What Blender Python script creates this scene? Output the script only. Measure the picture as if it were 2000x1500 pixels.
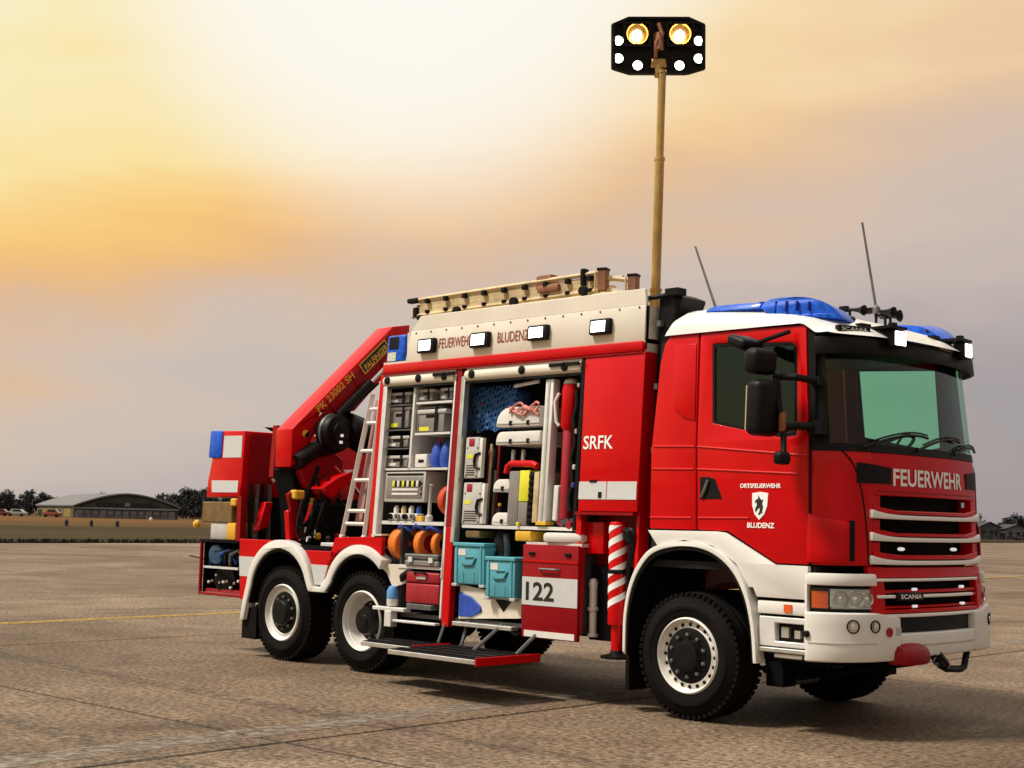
import bpy, bmesh, math, random
from mathutils import Vector, Matrix
from mathutils.geometry import tessellate_polygon
random.seed(7)
R = math.radians
for o in list(bpy.data.objects): bpy.data.objects.remove(o)
scn = bpy.context.scene
C = scn.collection

# ------------------------------------------------------------------ camera
cam_d = bpy.data.cameras.new('camera'); cam = bpy.data.objects.new('camera', cam_d); C.objects.link(cam)
scn.camera = cam
YAW, PITCH, ROLL = R(135.0), R(5.56), R(1.383)
fw = Vector((math.cos(YAW)*math.cos(PITCH), math.sin(YAW)*math.cos(PITCH), math.sin(PITCH)))
rt = Vector((math.sin(YAW), -math.cos(YAW), 0)); up = rt.cross(fw)
r2 = math.cos(ROLL)*rt + math.sin(ROLL)*up
u2 = math.cos(ROLL)*up - math.sin(ROLL)*rt
m = Matrix((r2, u2, -fw)).transposed().to_4x4()
m.translation = Vector((7.1246, -10.4167, 1.5726))
cam.matrix_world = m
cam_d.sensor_width = 36; cam_d.lens = 36*2741.57/2000
cam_d.clip_start = 0.1; cam_d.clip_end = 6000

# ------------------------------------------------------------------ sky, sun, exposure
SUN_AZ = math.atan2(-0.74, -0.52)          # direction towards the sun, in the ground plane
SUN_EL = R(55)
world = bpy.data.worlds.new('World'); scn.world = world; world.use_nodes = True
nt = world.node_tree; nt.nodes.clear()
N = lambda t, **k: _n(nt, t, **k)
def _n(tree, t, **k):
    n = tree.nodes.new(t)
    for a, b in k.items(): setattr(n, a, b)
    return n
def ramp_set(n, stops, interp='LINEAR'):
    cr = n.color_ramp; cr.interpolation = interp
    while len(cr.elements) > 1: cr.elements.remove(cr.elements[-1])
    cr.elements[0].position = stops[0][0]; cr.elements[0].color = (*stops[0][1], 1)
    for p, c in stops[1:]:
        e = cr.elements.new(p); e.color = (*c, 1)
out = N('ShaderNodeOutputWorld'); bg = N('ShaderNodeBackground')
tc = N('ShaderNodeTexCoord')
sep = N('ShaderNodeSeparateXYZ'); nt.links.new(tc.outputs['Generated'], sep.inputs[0])
dot = N('ShaderNodeVectorMath', operation='DOT_PRODUCT'); nt.links.new(tc.outputs['Generated'], dot.inputs[0])
dot.inputs[1].default_value = rt
def math_(op, a, b=None, c=None, clamp=False):
    n = N('ShaderNodeMath', operation=op); n.use_clamp = clamp
    for i, v in enumerate((a, b, c)):
        if v is None: continue
        if isinstance(v, (int, float)): n.inputs[i].default_value = v
        else: nt.links.new(v, n.inputs[i])
    return n.outputs[0]
mp = N('ShaderNodeMapping'); mp.inputs['Scale'].default_value = (1.6, 1.6, 6.0)
nt.links.new(tc.outputs['Generated'], mp.inputs[0])
n1 = N('ShaderNodeTexNoise'); n1.inputs['Scale'].default_value = 2.1; n1.inputs['Detail'].default_value = 5; n1.inputs['Roughness'].default_value = 0.45; n1.inputs['Distortion'].default_value = 0.6
nt.links.new(mp.outputs[0], n1.inputs['Vector'])
n2 = N('ShaderNodeTexNoise'); n2.inputs['Scale'].default_value = 5.5; n2.inputs['Detail'].default_value = 4; n2.inputs['Roughness'].default_value = 0.5
nt.links.new(mp.outputs[0], n2.inputs['Vector'])
a = dot.outputs['Value']
# cloud bands climb to the right; soft noise breaks their edges
slope = math_('MULTIPLY', math_('ADD', a, 0.33), 0.235)
t = math_('SUBTRACT', sep.outputs['Z'], slope)
t = math_('ADD', t, math_('MULTIPLY', math_('SUBTRACT', n1.outputs['Fac'], 0.5), 0.16))
t = math_('ADD', t, math_('MULTIPLY', math_('SUBTRACT', n2.outputs['Fac'], 0.5), 0.055))
tt = math_('ADD', math_('MULTIPLY', t, 1.0/0.9), 0.35/0.9, clamp=True)
p = lambda v: (v + 0.35)/0.9
rl = N('ShaderNodeValToRGB')
ramp_set(rl, [(p(-.30), (.36, .325, .335)), (p(-.12), (.42, .38, .375)), (p(0.0), (.53, .465, .44)), (p(.075), (.66, .55, .47)),
              (p(.115), (.74, .49, .31)), (p(.155), (.93, .52, .17)), (p(.195), (1.0, .63, .20)), (p(.245), (1.0, .79, .34)), (p(.32), (1.0, .90, .54)), (p(.5), (1, .98, .92))], 'B_SPLINE')
rr = N('ShaderNodeValToRGB')
ramp_set(rr, [(p(-.30), (.31, .28, .29)), (p(-.12), (.37, .33, .335)), (p(-.02), (.43, .37, .36)), (p(.05), (.62, .52, .46)),
              (p(.10), (.70, .53, .41)), (p(.15), (.82, .56, .35)), (p(.20), (.96, .68, .38)), (p(.30), (1.0, .87, .62)), (p(.5), (1, .98, .92))], 'B_SPLINE')
nt.links.new(tt, rl.inputs[0]); nt.links.new(tt, rr.inputs[0])
mx = N('ShaderNodeMix', data_type='RGBA'); mf = math_('ADD', math_('MULTIPLY', a, 3.0), 0.26, clamp=True)
nt.links.new(mf, mx.inputs['Factor']); nt.links.new(rl.outputs[0], mx.inputs[6]); nt.links.new(rr.outputs[0], mx.inputs[7])
# broad veiled glow high in the cloud, left of the mast
gd = (fw + r2*(-0.07) + u2*0.33).normalized()
dg = N('ShaderNodeVectorMath', operation='DOT_PRODUCT'); nt.links.new(tc.outputs['Generated'], dg.inputs[0]); dg.inputs[1].default_value = gd
glow = N('ShaderNodeMapRange', interpolation_type='SMOOTHERSTEP')
nt.links.new(dg.outputs['Value'], glow.inputs[0]); glow.inputs[1].default_value = math.cos(R(14.5)); glow.inputs[2].default_value = math.cos(R(1))
mg = N('ShaderNodeMix', data_type='RGBA'); nt.links.new(glow.outputs[0], mg.inputs['Factor']); nt.links.new(mx.outputs[2], mg.inputs[6]); mg.inputs[7].default_value = (1.02, .985, .89, 1)
# thin clear sky between the clouds
sky = N('ShaderNodeTexSky', sky_type='NISHITA'); sky.sun_disc = False; sky.sun_elevation = SUN_EL; sky.sun_rotation = math.pi/2 - SUN_AZ
sm = N('ShaderNodeVectorMath', operation='SCALE'); nt.links.new(sky.outputs[0], sm.inputs[0]); sm.inputs['Scale'].default_value = 0.10
ms = N('ShaderNodeMix', data_type='RGBA'); ms.inputs['Factor'].default_value = 0.06
# the cloud cover dims smoothly away from the glow
fall = N('ShaderNodeMapRange'); nt.links.new(dg.outputs['Value'], fall.inputs[0]); fall.inputs[1].default_value = -.3; fall.inputs[2].default_value = .86; fall.inputs[3].default_value = .56; fall.inputs[4].default_value = 1.0
fs = N('ShaderNodeVectorMath', operation='SCALE'); nt.links.new(mg.outputs[2], fs.inputs[0]); nt.links.new(fall.outputs[0], fs.inputs['Scale'])
nt.links.new(fs.outputs[0], ms.inputs[6]); nt.links.new(sm.outputs[0], ms.inputs[7])
nt.links.new(ms.outputs[2], bg.inputs['Color']); bg.inputs['Strength'].default_value = 1.0
nt.links.new(bg.outputs[0], out.inputs['Surface'])

sd = bpy.data.lights.new('sun', 'SUN'); sun = bpy.data.objects.new('sun', sd); C.objects.link(sun)
sd.energy = 4.3; sd.angle = R(10); sd.color = (1.0, .93, .82)
sv = Vector((math.cos(SUN_AZ)*math.cos(SUN_EL), math.sin(SUN_AZ)*math.cos(SUN_EL), math.sin(SUN_EL)))
sun.rotation_euler = sv.to_track_quat('Z', 'Y').to_euler(); sun.location = (0, 0, 30)
vs = scn.view_settings
vs.view_transform = 'Standard'; vs.look = 'None'; vs.exposure = 0.0; vs.gamma = 1.0
scn.render.resolution_x = 1024; scn.render.resolution_y = 768

# ------------------------------------------------------------------ materials
def mat(name, col, rough=.5, metal=0.0, coat=0.0, var=.0, vscale=8.0, bump=.0, bscale=60.0, emit=None, estr=0, spec=None, col2=None):
    M = bpy.data.materials.new(name); M.use_nodes = True
    T = M.node_tree; b = T.nodes['Principled BSDF']
    b.inputs['Base Color'].default_value = (*col, 1); b.inputs['Roughness'].default_value = rough
    b.inputs['Metallic'].default_value = metal; b.inputs['Coat Weight'].default_value = coat; b.inputs['Coat Roughness'].default_value = .06
    if spec is not None: b.inputs['Specular IOR Level'].default_value = spec
    if emit: b.inputs['Emission Color'].default_value = (*emit, 1); b.inputs['Emission Strength'].default_value = estr
    if var or bump:
        tcn = _n(T, 'ShaderNodeTexCoord')
    if var:
        nz = _n(T, 'ShaderNodeTexNoise'); nz.inputs['Scale'].default_value = vscale; nz.inputs['Detail'].default_value = 5; nz.inputs['Roughness'].default_value = .6
        T.links.new(tcn.outputs['Object'], nz.inputs['Vector'])
        rp = _n(T, 'ShaderNodeValToRGB')
        lo = col2 if col2 else tuple(max(0, c*(1-var)) for c in col); hi = tuple(min(1, c*(1+var)) for c in col)
        ramp_set(rp, [(.3, lo), (.7, hi)]); T.links.new(nz.outputs['Fac'], rp.inputs[0]); T.links.new(rp.outputs[0], b.inputs['Base Color'])
        mr = _n(T, 'ShaderNodeMapRange'); T.links.new(nz.outputs['Fac'], mr.inputs[0]); mr.inputs[3].default_value = rough*.8; mr.inputs[4].default_value = min(1, rough*1.25)
        T.links.new(mr.outputs[0], b.inputs['Roughness'])
    if bump:
        nb = _n(T, 'ShaderNodeTexNoise'); nb.inputs['Scale'].default_value = bscale; nb.inputs['Detail'].default_value = 3
        T.links.new(tcn.outputs['Object'], nb.inputs['Vector'])
        bp = _n(T, 'ShaderNodeBump'); bp.inputs['Strength'].default_value = bump; bp.inputs['Distance'].default_value = .01
        T.links.new(nb.outputs['Fac'], bp.inputs['Height']); T.links.new(bp.outputs[0], b.inputs['Normal'])
    return M
def glass(name, tint, gloss=.08):
    M = bpy.data.materials.new(name); M.use_nodes = True; T = M.node_tree; T.nodes.clear()
    o = _n(T, 'ShaderNodeOutputMaterial'); tr = _n(T, 'ShaderNodeBsdfTransparent'); tr.inputs[0].default_value = (*tint, 1)
    gl = _n(T, 'ShaderNodeBsdfGlossy'); gl.inputs['Roughness'].default_value = .03
    lw = _n(T, 'ShaderNodeLayerWeight'); lw.inputs[0].default_value = .5
    pw = _n(T, 'ShaderNodeMath', operation='POWER'); T.links.new(lw.outputs['Facing'], pw.inputs[0]); pw.inputs[1].default_value = 4.0
    fr = _n(T, 'ShaderNodeMath', operation='MULTIPLY_ADD'); T.links.new(pw.outputs[0], fr.inputs[0]); fr.inputs[1].default_value = .7; fr.inputs[2].default_value = .03
    mxs = _n(T, 'ShaderNodeMixShader'); T.links.new(fr.outputs[0], mxs.inputs[0]); T.links.new(tr.outputs[0], mxs.inputs[1]); T.links.new(gl.outputs[0], mxs.inputs[2])
    T.links.new(mxs.outputs[0], o.inputs[0]); return M
def emis(name, col, s):
    return mat(name, (.8, .8, .8), .3, emit=col, estr=s)
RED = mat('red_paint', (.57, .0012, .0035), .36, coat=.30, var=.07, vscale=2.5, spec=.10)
DRED = mat('dark_and_shaded_red', (.28, .002, .006), .45, coat=.05, var=.1, vscale=4, spec=.2)  # darker red parts, also the shade painted on boom and tower fronts
WHITE = mat('white_paint', (.77, .745, .70), .36, coat=.2, var=.05, vscale=3)
CREAM = mat('cream_paint', (.72, .65, .54), .42, coat=.2, var=.06, vscale=3)
REFL = mat('reflective_strip', (.58, .59, .58), .45, var=.06, vscale=30)
BLACK = mat('black_plastic', (.0050, .0042, .0045), .48, var=.3, vscale=6, spec=.18)
RUBBER = mat('tyre_rubber', (.0035, .003, .003), .78, var=.35, vscale=3, bump=.25, bscale=45, spec=.10, col2=(.008, .006, .005))
DARK = mat('dark_chassis', (.003, .003, .0033), .7, var=.4, vscale=6, spec=.1)
INT = mat('cab_interior', (.014, .012, .011), .7, var=.3, vscale=5, spec=.2)
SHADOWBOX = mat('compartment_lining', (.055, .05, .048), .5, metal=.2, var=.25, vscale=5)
ALU = mat('aluminium', (.62, .61, .59), .34, metal=.75, var=.12, vscale=9)
LALU = mat('pale_aluminium', (.74, .73, .71), .42, metal=.25, var=.08, vscale=9)
BARW = mat('grille_bar_white', (.88, .86, .84), .3, coat=.3)
CHROME = mat('chrome', (.80, .80, .80), .12, metal=1.0)
STEEL = mat('dull_steel', (.15, .15, .15), .45, metal=.6, var=.25, vscale=12)
GREY = mat('grey_plastic', (.22, .20, .185), .5, var=.12, vscale=7)
LGREY = mat('light_grey_plastic', (.50, .48, .45), .48, var=.1, vscale=7)
TEAL = mat('teal_plastic', (.09, .36, .44), .5, var=.1, vscale=6)
BLUEL = mat('blue_lens', (.004, .085, .50), .38, coat=.15, emit=(.0, .10, .8), estr=.05, var=.5, vscale=22, col2=(.002, .035, .28), spec=.3)
BLUED = mat('blue_lens_dark', (.001, .02, .24), .3, coat=.2, spec=.3)
BLUEB = mat('blue_fabric', (.02, .07, .42), .6, var=.3, vscale=14, bump=.3)
BLUEN = mat('blue_rope', (.015, .06, .20), .75, var=.6, vscale=40, bump=.6, bscale=90)
ORANGE = mat('orange_hose', (.70, .17, .012), .5, var=.15, vscale=10)
ORED = mat('orange_red', (.55, .05, .012), .5, var=.15, vscale=10)
YELLOW = mat('yellow_paint', (.72, .40, .03), .45, var=.12, vscale=8)
LYEL = mat('lime_yellow', (.72, .68, .03), .5, var=.06)
BROWN = mat('brown_timber', (.17, .10, .03), .65, var=.25, vscale=9)
CASEW = mat('white_case', (.70, .67, .62), .5, var=.06, vscale=6)
CASER = mat('red_case', (.34, .01, .02), .4, var=.2, vscale=6)
TAN = mat('weathered_tan', (.56, .43, .24), .5, var=.3, vscale=6)
LADW = mat('rung_timber', (.26, .10, .045), .6, var=.3, vscale=8)
BRASS = mat('mast_bronze', (.58, .36, .13), .26, metal=.85, var=.3, vscale=5)
AMBER = mat('amber_lens', (.75, .10, .015), .25, coat=.5)
LENS = mat('lamp_glass', (.80, .78, .70), .12, metal=.6, var=.25, vscale=45)
LIT = emis('lit_lamp', (1, .97, .90), 6)
LITW = emis('lit_halogen', (1, .80, .48), 24)
LITD = emis('lit_led', (.95, .97, 1), .5)
GLASSW = glass('windscreen_glass', (.82, 1.0, .89)); GLASSD = glass('door_glass', (.72, .98, .84))
GLASSR = glass('smoked_glass', (.30, .31, .27))
TXTW = mat('white_lettering', (.88, .87, .85), .5); TXTB = mat('black_lettering', (.012, .01, .01), .5); TXTR = mat('dark_red_lettering', (.30, .03, .02), .5); TXTY = mat('yellow_lettering', (.75, .46, .05), .5)

# ------------------------------------------------------------------ geometry helpers
K = .0592
def lean(v):
    return Vector((v[0], v[1]*(1 - K/1.25*max(0.0, v[2]-1.0)), v[2]))
def box(bm, x0, x1, y0, y1, z0, z1):
    v = [bm.verts.new((x, y, z)) for z in (z0, z1) for y in (y0, y1) for x in (x0, x1)]
    for f in ((0, 2, 3, 1), (4, 5, 7, 6), (0, 1, 5, 4), (2, 6, 7, 3), (0, 4, 6, 2), (1, 3, 7, 5)):
        bm.faces.new([v[i] for i in f])
def obox(bm, c, s, rot=None):
    M = (rot.to_matrix() if hasattr(rot, 'to_matrix') else rot) if rot is not None else Matrix.Identity(3)
    v = [bm.verts.new(Vector(c) + M @ Vector((x*s[0]/2, y*s[1]/2, z*s[2]/2))) for z in (-1, 1) for y in (-1, 1) for x in (-1, 1)]
    for f in ((0, 2, 3, 1), (4, 5, 7, 6), (0, 1, 5, 4), (2, 6, 7, 3), (0, 4, 6, 2), (1, 3, 7, 5)):
        bm.faces.new([v[i] for i in f])
def frame_of(d):
    d = Vector(d).normalized(); h = Vector((0, 0, 1)) if abs(d.z) < .9 else Vector((1, 0, 0))
    s = d.cross(h).normalized(); return s, d.cross(s).normalized(), d
def tube(bm, pts, r, n=8, caps=True):
    pts = [Vector(q) for q in pts]; rings = []
    rs = r if isinstance(r, (list, tuple)) else [r]*len(pts)
    s = None
    for i, q in enumerate(pts):
        d = (pts[min(i+1, len(pts)-1)] - pts[max(i-1, 0)]).normalized()
        if s is None: s, t_, _ = frame_of(d)
        else:
            s = (s - d*s.dot(d)).normalized(); t_ = d.cross(s)
        rings.append([bm.verts.new(q + (s*math.cos(2*math.pi*k/n) + t_*math.sin(2*math.pi*k/n))*rs[i]) for k in range(n)])
    for a_, b_ in zip(rings, rings[1:]):
        for k in range(n): bm.faces.new((a_[k], a_[(k+1) % n], b_[(k+1) % n], b_[k]))
    if caps: bm.faces.new(rings[0][::-1]); bm.faces.new(rings[-1])
def lathe(bm, prof, org, axis, n=32, caps=True, a0=0, a1=2*math.pi):
    s, t_, d = frame_of(axis); org = Vector(org); rings = []
    full = abs(a1-a0-2*math.pi) < 1e-6; cnt = n if full else n+1
    for r, h in prof:
        rings.append([bm.verts.new(org + d*h + (s*math.cos(a0+(a1-a0)*k/n) + t_*math.sin(a0+(a1-a0)*k/n))*max(r, 1e-4)) for k in range(cnt)])
    for a_, b_ in zip(rings, rings[1:]):
        for k in range(cnt if full else cnt-1): bm.faces.new((a_[k], a_[(k+1) % cnt], b_[(k+1) % cnt], b_[k]))
    if caps and full: bm.faces.new(rings[0][::-1]); bm.faces.new(rings[-1])
def plate(bm, outer, holes, f0, f1):
    loops = [outer] + list(holes)
    pts = [q for l in loops for q in l]
    tris = tessellate_polygon([[Vector((q[0], q[1], 0)) for q in l] for l in loops])
    A = [bm.verts.new(f0(*q)) for q in pts]; B = [bm.verts.new(f1(*q)) for q in pts]
    for t3 in tris:
        try: bm.faces.new([A[i] for i in t3]); bm.faces.new([B[i] for i in reversed(t3)])
        except ValueError: pass
    o_ = 0
    for l in loops:
        n = len(l)
        for k in range(n): bm.faces.new((A[o_+k], A[o_+(k+1) % n], B[o_+(k+1) % n], B[o_+k]))
        o_ += n
def side(bm, outer, holes=(), y0=-1.25, y1=-1.21):
    plate(bm, outer, holes, lambda x, z: (x, y0, z), lambda x, z: (x, y1, z))
def xplate(bm, outer, x0, x1, holes=()):
    plate(bm, outer, holes, lambda y, z: (x0, y, z), lambda y, z: (x1, y, z))
def xc(z):
    for (z0, x0), (z1, x1) in zip(XC, XC[1:]):
        if z <= z1: return x0 + (x1-x0)*max(0, min(1, (z-z0)/(z1-z0)))
    return XC[-1][1]
XC = [(.4, 1.55), (.62, 1.60), (1.2, 1.58), (1.3, 1.555), (2.1, 1.54), (2.2, 1.52), (3.05, 1.44), (3.2, 1.40)]
def plan(u):
    s = 1 if u >= 0 else -1; a_ = abs(u)
    if a_ <= .6: y = .85*a_/.6; xo = -.08*(y/.85)**2
    else:
        th = (a_-.6)/.4*math.pi/2; y = .85 + .38*math.sin(th); xo = -.08 - .08*math.sin(th) - .28*(1-math.cos(th))
    return xo, s*y
def FP(u, z, off=0.0):
    xo, y = plan(u); e = .004; xa, ya = plan(u-e); xb, yb = plan(u+e)
    n = Vector((yb-ya, -(xb-xa))).normalized()
    return lean((xc(z) + xo + n.x*off, y + n.y*off, z))
def U(y): return (1 if y >= 0 else -1)*(.6*abs(y)/.85 if abs(y) <= .85 else .6 + .4*math.asin(min(1, (abs(y)-.85)/.38))/(math.pi/2))
def fpatch(bm, u0, u1, z0, z1, o0=0.0, o1=-.03, nu=None, nz=2):
    nu = nu or max(2, int(abs(u1-u0)/.05)); fz = lambda f, u: f(u) if callable(f) else f
    g = []
    for off in (o0, o1):
        g.append([[bm.verts.new(FP(u0+(u1-u0)*i/nu, fz(z0, u0+(u1-u0)*i/nu)+(fz(z1, u0+(u1-u0)*i/nu)-fz(z0, u0+(u1-u0)*i/nu))*j/nz, off)) for j in range(nz+1)] for i in range(nu+1)])
    A, B = g
    for i in range(nu):
        for j in range(nz):
            bm.faces.new((A[i][j], A[i+1][j], A[i+1][j+1], A[i][j+1])); bm.faces.new((B[i][j+1], B[i+1][j+1], B[i+1][j], B[i][j]))
        bm.faces.new((A[i][0], B[i][0], B[i+1][0], A[i+1][0])); bm.faces.new((A[i][nz], A[i+1][nz], B[i+1][nz], B[i][nz]))
    for j in range(nz):
        bm.faces.new((A[0][j], A[0][j+1], B[0][j+1], B[0][j])); bm.faces.new((A[nu][j+1], A[nu][j], B[nu][j], B[nu][j+1]))
ROOTLOC = {}
def obj(name, bm, M, parent=None, lean_=False, bevel=0.0, seg=1, smooth=35, kind=None, label=None):
    if lean_:
        for v in bm.verts: v.co = lean(v.co)
    bmesh.ops.recalc_face_normals(bm, faces=bm.faces)
    if bevel:
        ed = [e for e in bm.edges if len(e.link_faces) == 2 and e.calc_face_angle(0) > R(30)]
        bmesh.ops.bevel(bm, geom=ed, offset=bevel, segments=seg, profile=.5, affect='EDGES', clamp_overlap=True)
    me = bpy.data.meshes.new(name); bm.to_mesh(me); bm.free()
    o = bpy.data.objects.new(name, me); C.objects.link(o); me.materials.append(M)
    if smooth:
        for q in me.polygons: q.use_smooth = True
        me.set_sharp_from_angle(angle=R(smooth))
    root = parent
    while root is not None and root.parent is not None: root = root.parent
    loc = ROOTLOC.get(root.name) if root is not None else None
    if parent is None:
        xs = [v.co for v in me.vertices]
        loc = Vector(((min(v.x for v in xs)+max(v.x for v in xs))/2, (min(v.y for v in xs)+max(v.y for v in xs))/2, min(v.z for v in xs)))
        o.location = loc; ROOTLOC[o.name] = loc.copy()
    if loc is not None: me.transform(Matrix.Translation(-Vector(loc)))
    if parent is not None: o.parent = parent
    if kind: o['kind'] = kind
    if label: o['label'] = label
    return o
def tag(o, label, cat, group=None):
    o['label'] = label; o['category'] = cat
    if group: o['group'] = group
    return o
def thing(name, label, cat, loc, group=None):
    o = bpy.data.objects.new(name, None); C.objects.link(o); o.location = loc; ROOTLOC[o.name] = Vector(loc)
    o.empty_display_size = .2
    return tag(o, label, cat, group)
B = bmesh.new
def text(s, w, h, fmap, M, parent, weight=0.0, name='lettering', th=.003, shear=0):
    cu = bpy.data.curves.new('t', 'FONT'); cu.body = s; cu.offset = weight; cu.shear = shear; cu.resolution_u = 3
    to = bpy.data.objects.new('t', cu); C.objects.link(to)
    bpy.context.view_layer.update()
    me = bpy.data.meshes.new_from_object(to.evaluated_get(bpy.context.evaluated_depsgraph_get()))
    bpy.data.objects.remove(to); bpy.data.curves.remove(cu)
    xs = [v.co.x for v in me.vertices]; ys = [v.co.y for v in me.vertices]
    x0, x1, y0, y1 = min(xs), max(xs), min(ys), max(ys)
    bm = B(); bm.from_mesh(me); bpy.data.meshes.remove(me)
    for v in bm.verts: v.co = fmap((v.co.x-x0)/(x1-x0)*w, (v.co.y-y0)/(y1-y0)*h)
    me2 = bpy.data.meshes.new(name); bm.to_mesh(me2); bm.free(); me2.materials.append(M)
    o = bpy.data.objects.new(name, me2); C.objects.link(o); o.parent = parent
    return o
def ins(x, z, d):   # a measured point on the outer skin moved d metres deeper along the line of sight
    return x - d*(7.12-x)/9.17, z + (z-1.57)*d/9.17
# ================================================================== SETTING
def ground_mat(name, base, dark, light, grain=.55):
    M = bpy.data.materials.new(name); M.use_nodes = True; T = M.node_tree; b = T.nodes['Principled BSDF']
    g = _n(T, 'ShaderNodeNewGeometry')
    def noise(s, d, r, dist=0):
        n = _n(T, 'ShaderNodeTexNoise'); n.inputs['Scale'].default_value = s; n.inputs['Detail'].default_value = d; n.inputs['Roughness'].default_value = r; n.inputs['Distortion'].default_value = dist
        T.links.new(g.outputs['Position'], n.inputs['Vector']); return n.outputs['Fac']
    big = noise(.16, 6, .62, .8); mid = noise(1.3, 5, .6); fine = noise(19, 3, .62); vf = noise(48, 2, .6)
    rp = _n(T, 'ShaderNodeValToRGB'); ramp_set(rp, [(.30, dark), (.5, base), (.70, light)]); T.links.new(big, rp.inputs[0])
    r2_ = _n(T, 'ShaderNodeMapRange'); T.links.new(mid, r2_.inputs[0]); r2_.inputs[1].default_value = .3; r2_.inputs[2].default_value = .7; r2_.inputs[3].default_value = .80; r2_.inputs[4].default_value = 1.18
    r3 = _n(T, 'ShaderNodeMapRange'); T.links.new(fine, r3.inputs[0]); r3.inputs[1].default_value = .33; r3.inputs[2].default_value = .67; r3.inputs[3].default_value = 1-grain; r3.inputs[4].default_value = 1+grain
    r4 = _n(T, 'ShaderNodeMapRange'); T.links.new(vf, r4.inputs[0]); r4.inputs[1].default_value = .3; r4.inputs[2].default_value = .7; r4.inputs[3].default_value = .7; r4.inputs[4].default_value = 1.3
    oi = _n(T, 'ShaderNodeObjectInfo'); r5 = _n(T, 'ShaderNodeMapRange'); T.links.new(oi.outputs['Random'], r5.inputs[0]); r5.inputs[3].default_value = .95; r5.inputs[4].default_value = 1.05
    st = noise(.42, 5, .65, 1.2); r6 = _n(T, 'ShaderNodeMapRange'); T.links.new(st, r6.inputs[0]); r6.inputs[1].default_value = .34; r6.inputs[2].default_value = .47; r6.inputs[3].default_value = .74; r6.inputs[4].default_value = 1.03
    cur = rp.outputs[0]
    for q in (r2_, r3, r4, r5, r6):
        s = _n(T, 'ShaderNodeVectorMath', operation='SCALE'); T.links.new(cur, s.inputs[0]); T.links.new(q.outputs[0], s.inputs['Scale']); cur = s.outputs[0]
    T.links.new(cur, b.inputs['Base Color']); b.inputs['Roughness'].default_value = .82; b.inputs['Specular IOR Level'].default_value = .3
    bp = _n(T, 'ShaderNodeBump'); bp.inputs['Strength'].default_value = .55; bp.inputs['Distance'].default_value = .012
    T.links.new(fine, bp.inputs['Height']); T.links.new(bp.outputs[0], b.inputs['Normal'])
    return M
APRON = ground_mat('apron_concrete', (.152, .102, .064), (.090, .056, .030), (.228, .166, .108), .70)
def sheet(name, pts, z, M, kind='structure', parent=None):
    bm = B(); bm.faces.new([bm.verts.new((x, y, z)) for x, y in pts])
    me = bpy.data.meshes.new(name); bm.to_mesh(me); bm.free(); me.materials.append(M)
    o = bpy.data.objects.new(name, me); C.objects.link(o)
    if kind: o['kind'] = kind
    if parent: o.parent = parent
    return o
apron = sheet('apron', [(-3000, -3000), (3000, -3000), (3000, 3000), (-3000, 3000)], -.014, APRON)
# concrete bays near the camera, with real joints between them
ca, sa = math.cos(R(2.16)), math.sin(R(2.16))
def bay(p_, q_): return (-1.0 + p_*ca - q_*sa, -4.44 + p_*sa + q_*ca)
SZ = 7.5; g_ = .028
me_bay = None
for i in range(-4, 2):
    for j in range(-1, 5):
        if me_bay is None:
            bm = B(); e = SZ - 2*g_
            box(bm, 0, e, 0, e, -.05, 0)
            bmesh.ops.bevel(bm, geom=[ed for ed in bm.edges if all(v.co.z > -.01 for v in ed.verts)], offset=.006, segments=1, affect='EDGES')
            me_bay = bpy.data.meshes.new('concrete_bay'); bm.to_mesh(me_bay); bm.free(); me_bay.materials.append(APRON)
        o = bpy.data.objects.new('concrete_bay', me_bay); C.objects.link(o)
        px_, py_ = bay(i*SZ + g_, j*SZ + g_); o.location = (px_, py_, 0); o.rotation_euler.z = R(2.16); o.parent = apron
sheet('joint_filler', [bay(-4*SZ, -SZ), bay(2*SZ, -SZ), bay(2*SZ, 5*SZ), bay(-4*SZ, 5*SZ)], -.009, mat('bitumen', (.018, .013, .010), .8))
def paint_mat(name, c, thr):
    M = mat(name, c, .7); T = M.node_tree; b = T.nodes['Principled BSDF']
    g = _n(T, 'ShaderNodeNewGeometry'); n = _n(T, 'ShaderNodeTexNoise'); n.inputs['Scale'].default_value = 9; n.inputs['Detail'].default_value = 6; n.inputs['Roughness'].default_value = .7
    T.links.new(g.outputs['Position'], n.inputs['Vector']); r_ = _n(T, 'ShaderNodeMapRange'); T.links.new(n.outputs['Fac'], r_.inputs[0]); r_.inputs[1].default_value = thr-.1; r_.inputs[2].default_value = thr+.12
    T.links.new(r_.outputs[0], b.inputs['Alpha']); return M
YLINE = paint_mat('worn_yellow_paint', (.36, .21, .022), .44); WLINE = paint_mat('worn_pale_paint', (.27, .222, .175), .52)
def strip(name, x0, sl, y0, y1, w, M, z=.004):
    n = 24; bm = B(); ys = [y0+(y1-y0)*k/n for k in range(n+1)]
    L = [bm.verts.new((x0+sl*y-w/2, y, z)) for y in ys]; Rr = [bm.verts.new((x0+sl*y+w/2, y, z)) for y in ys]
    for k in range(n): bm.faces.new((L[k], Rr[k], Rr[k+1], L[k+1]))
    o = obj(name, bm, M, kind='structure'); return o
strip('yellow_line', -11.72, -.1126, -40, 120, .30, YLINE)
strip('pale_line', -1.72, -.055, -12, 60, .36, WLINE)
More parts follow.
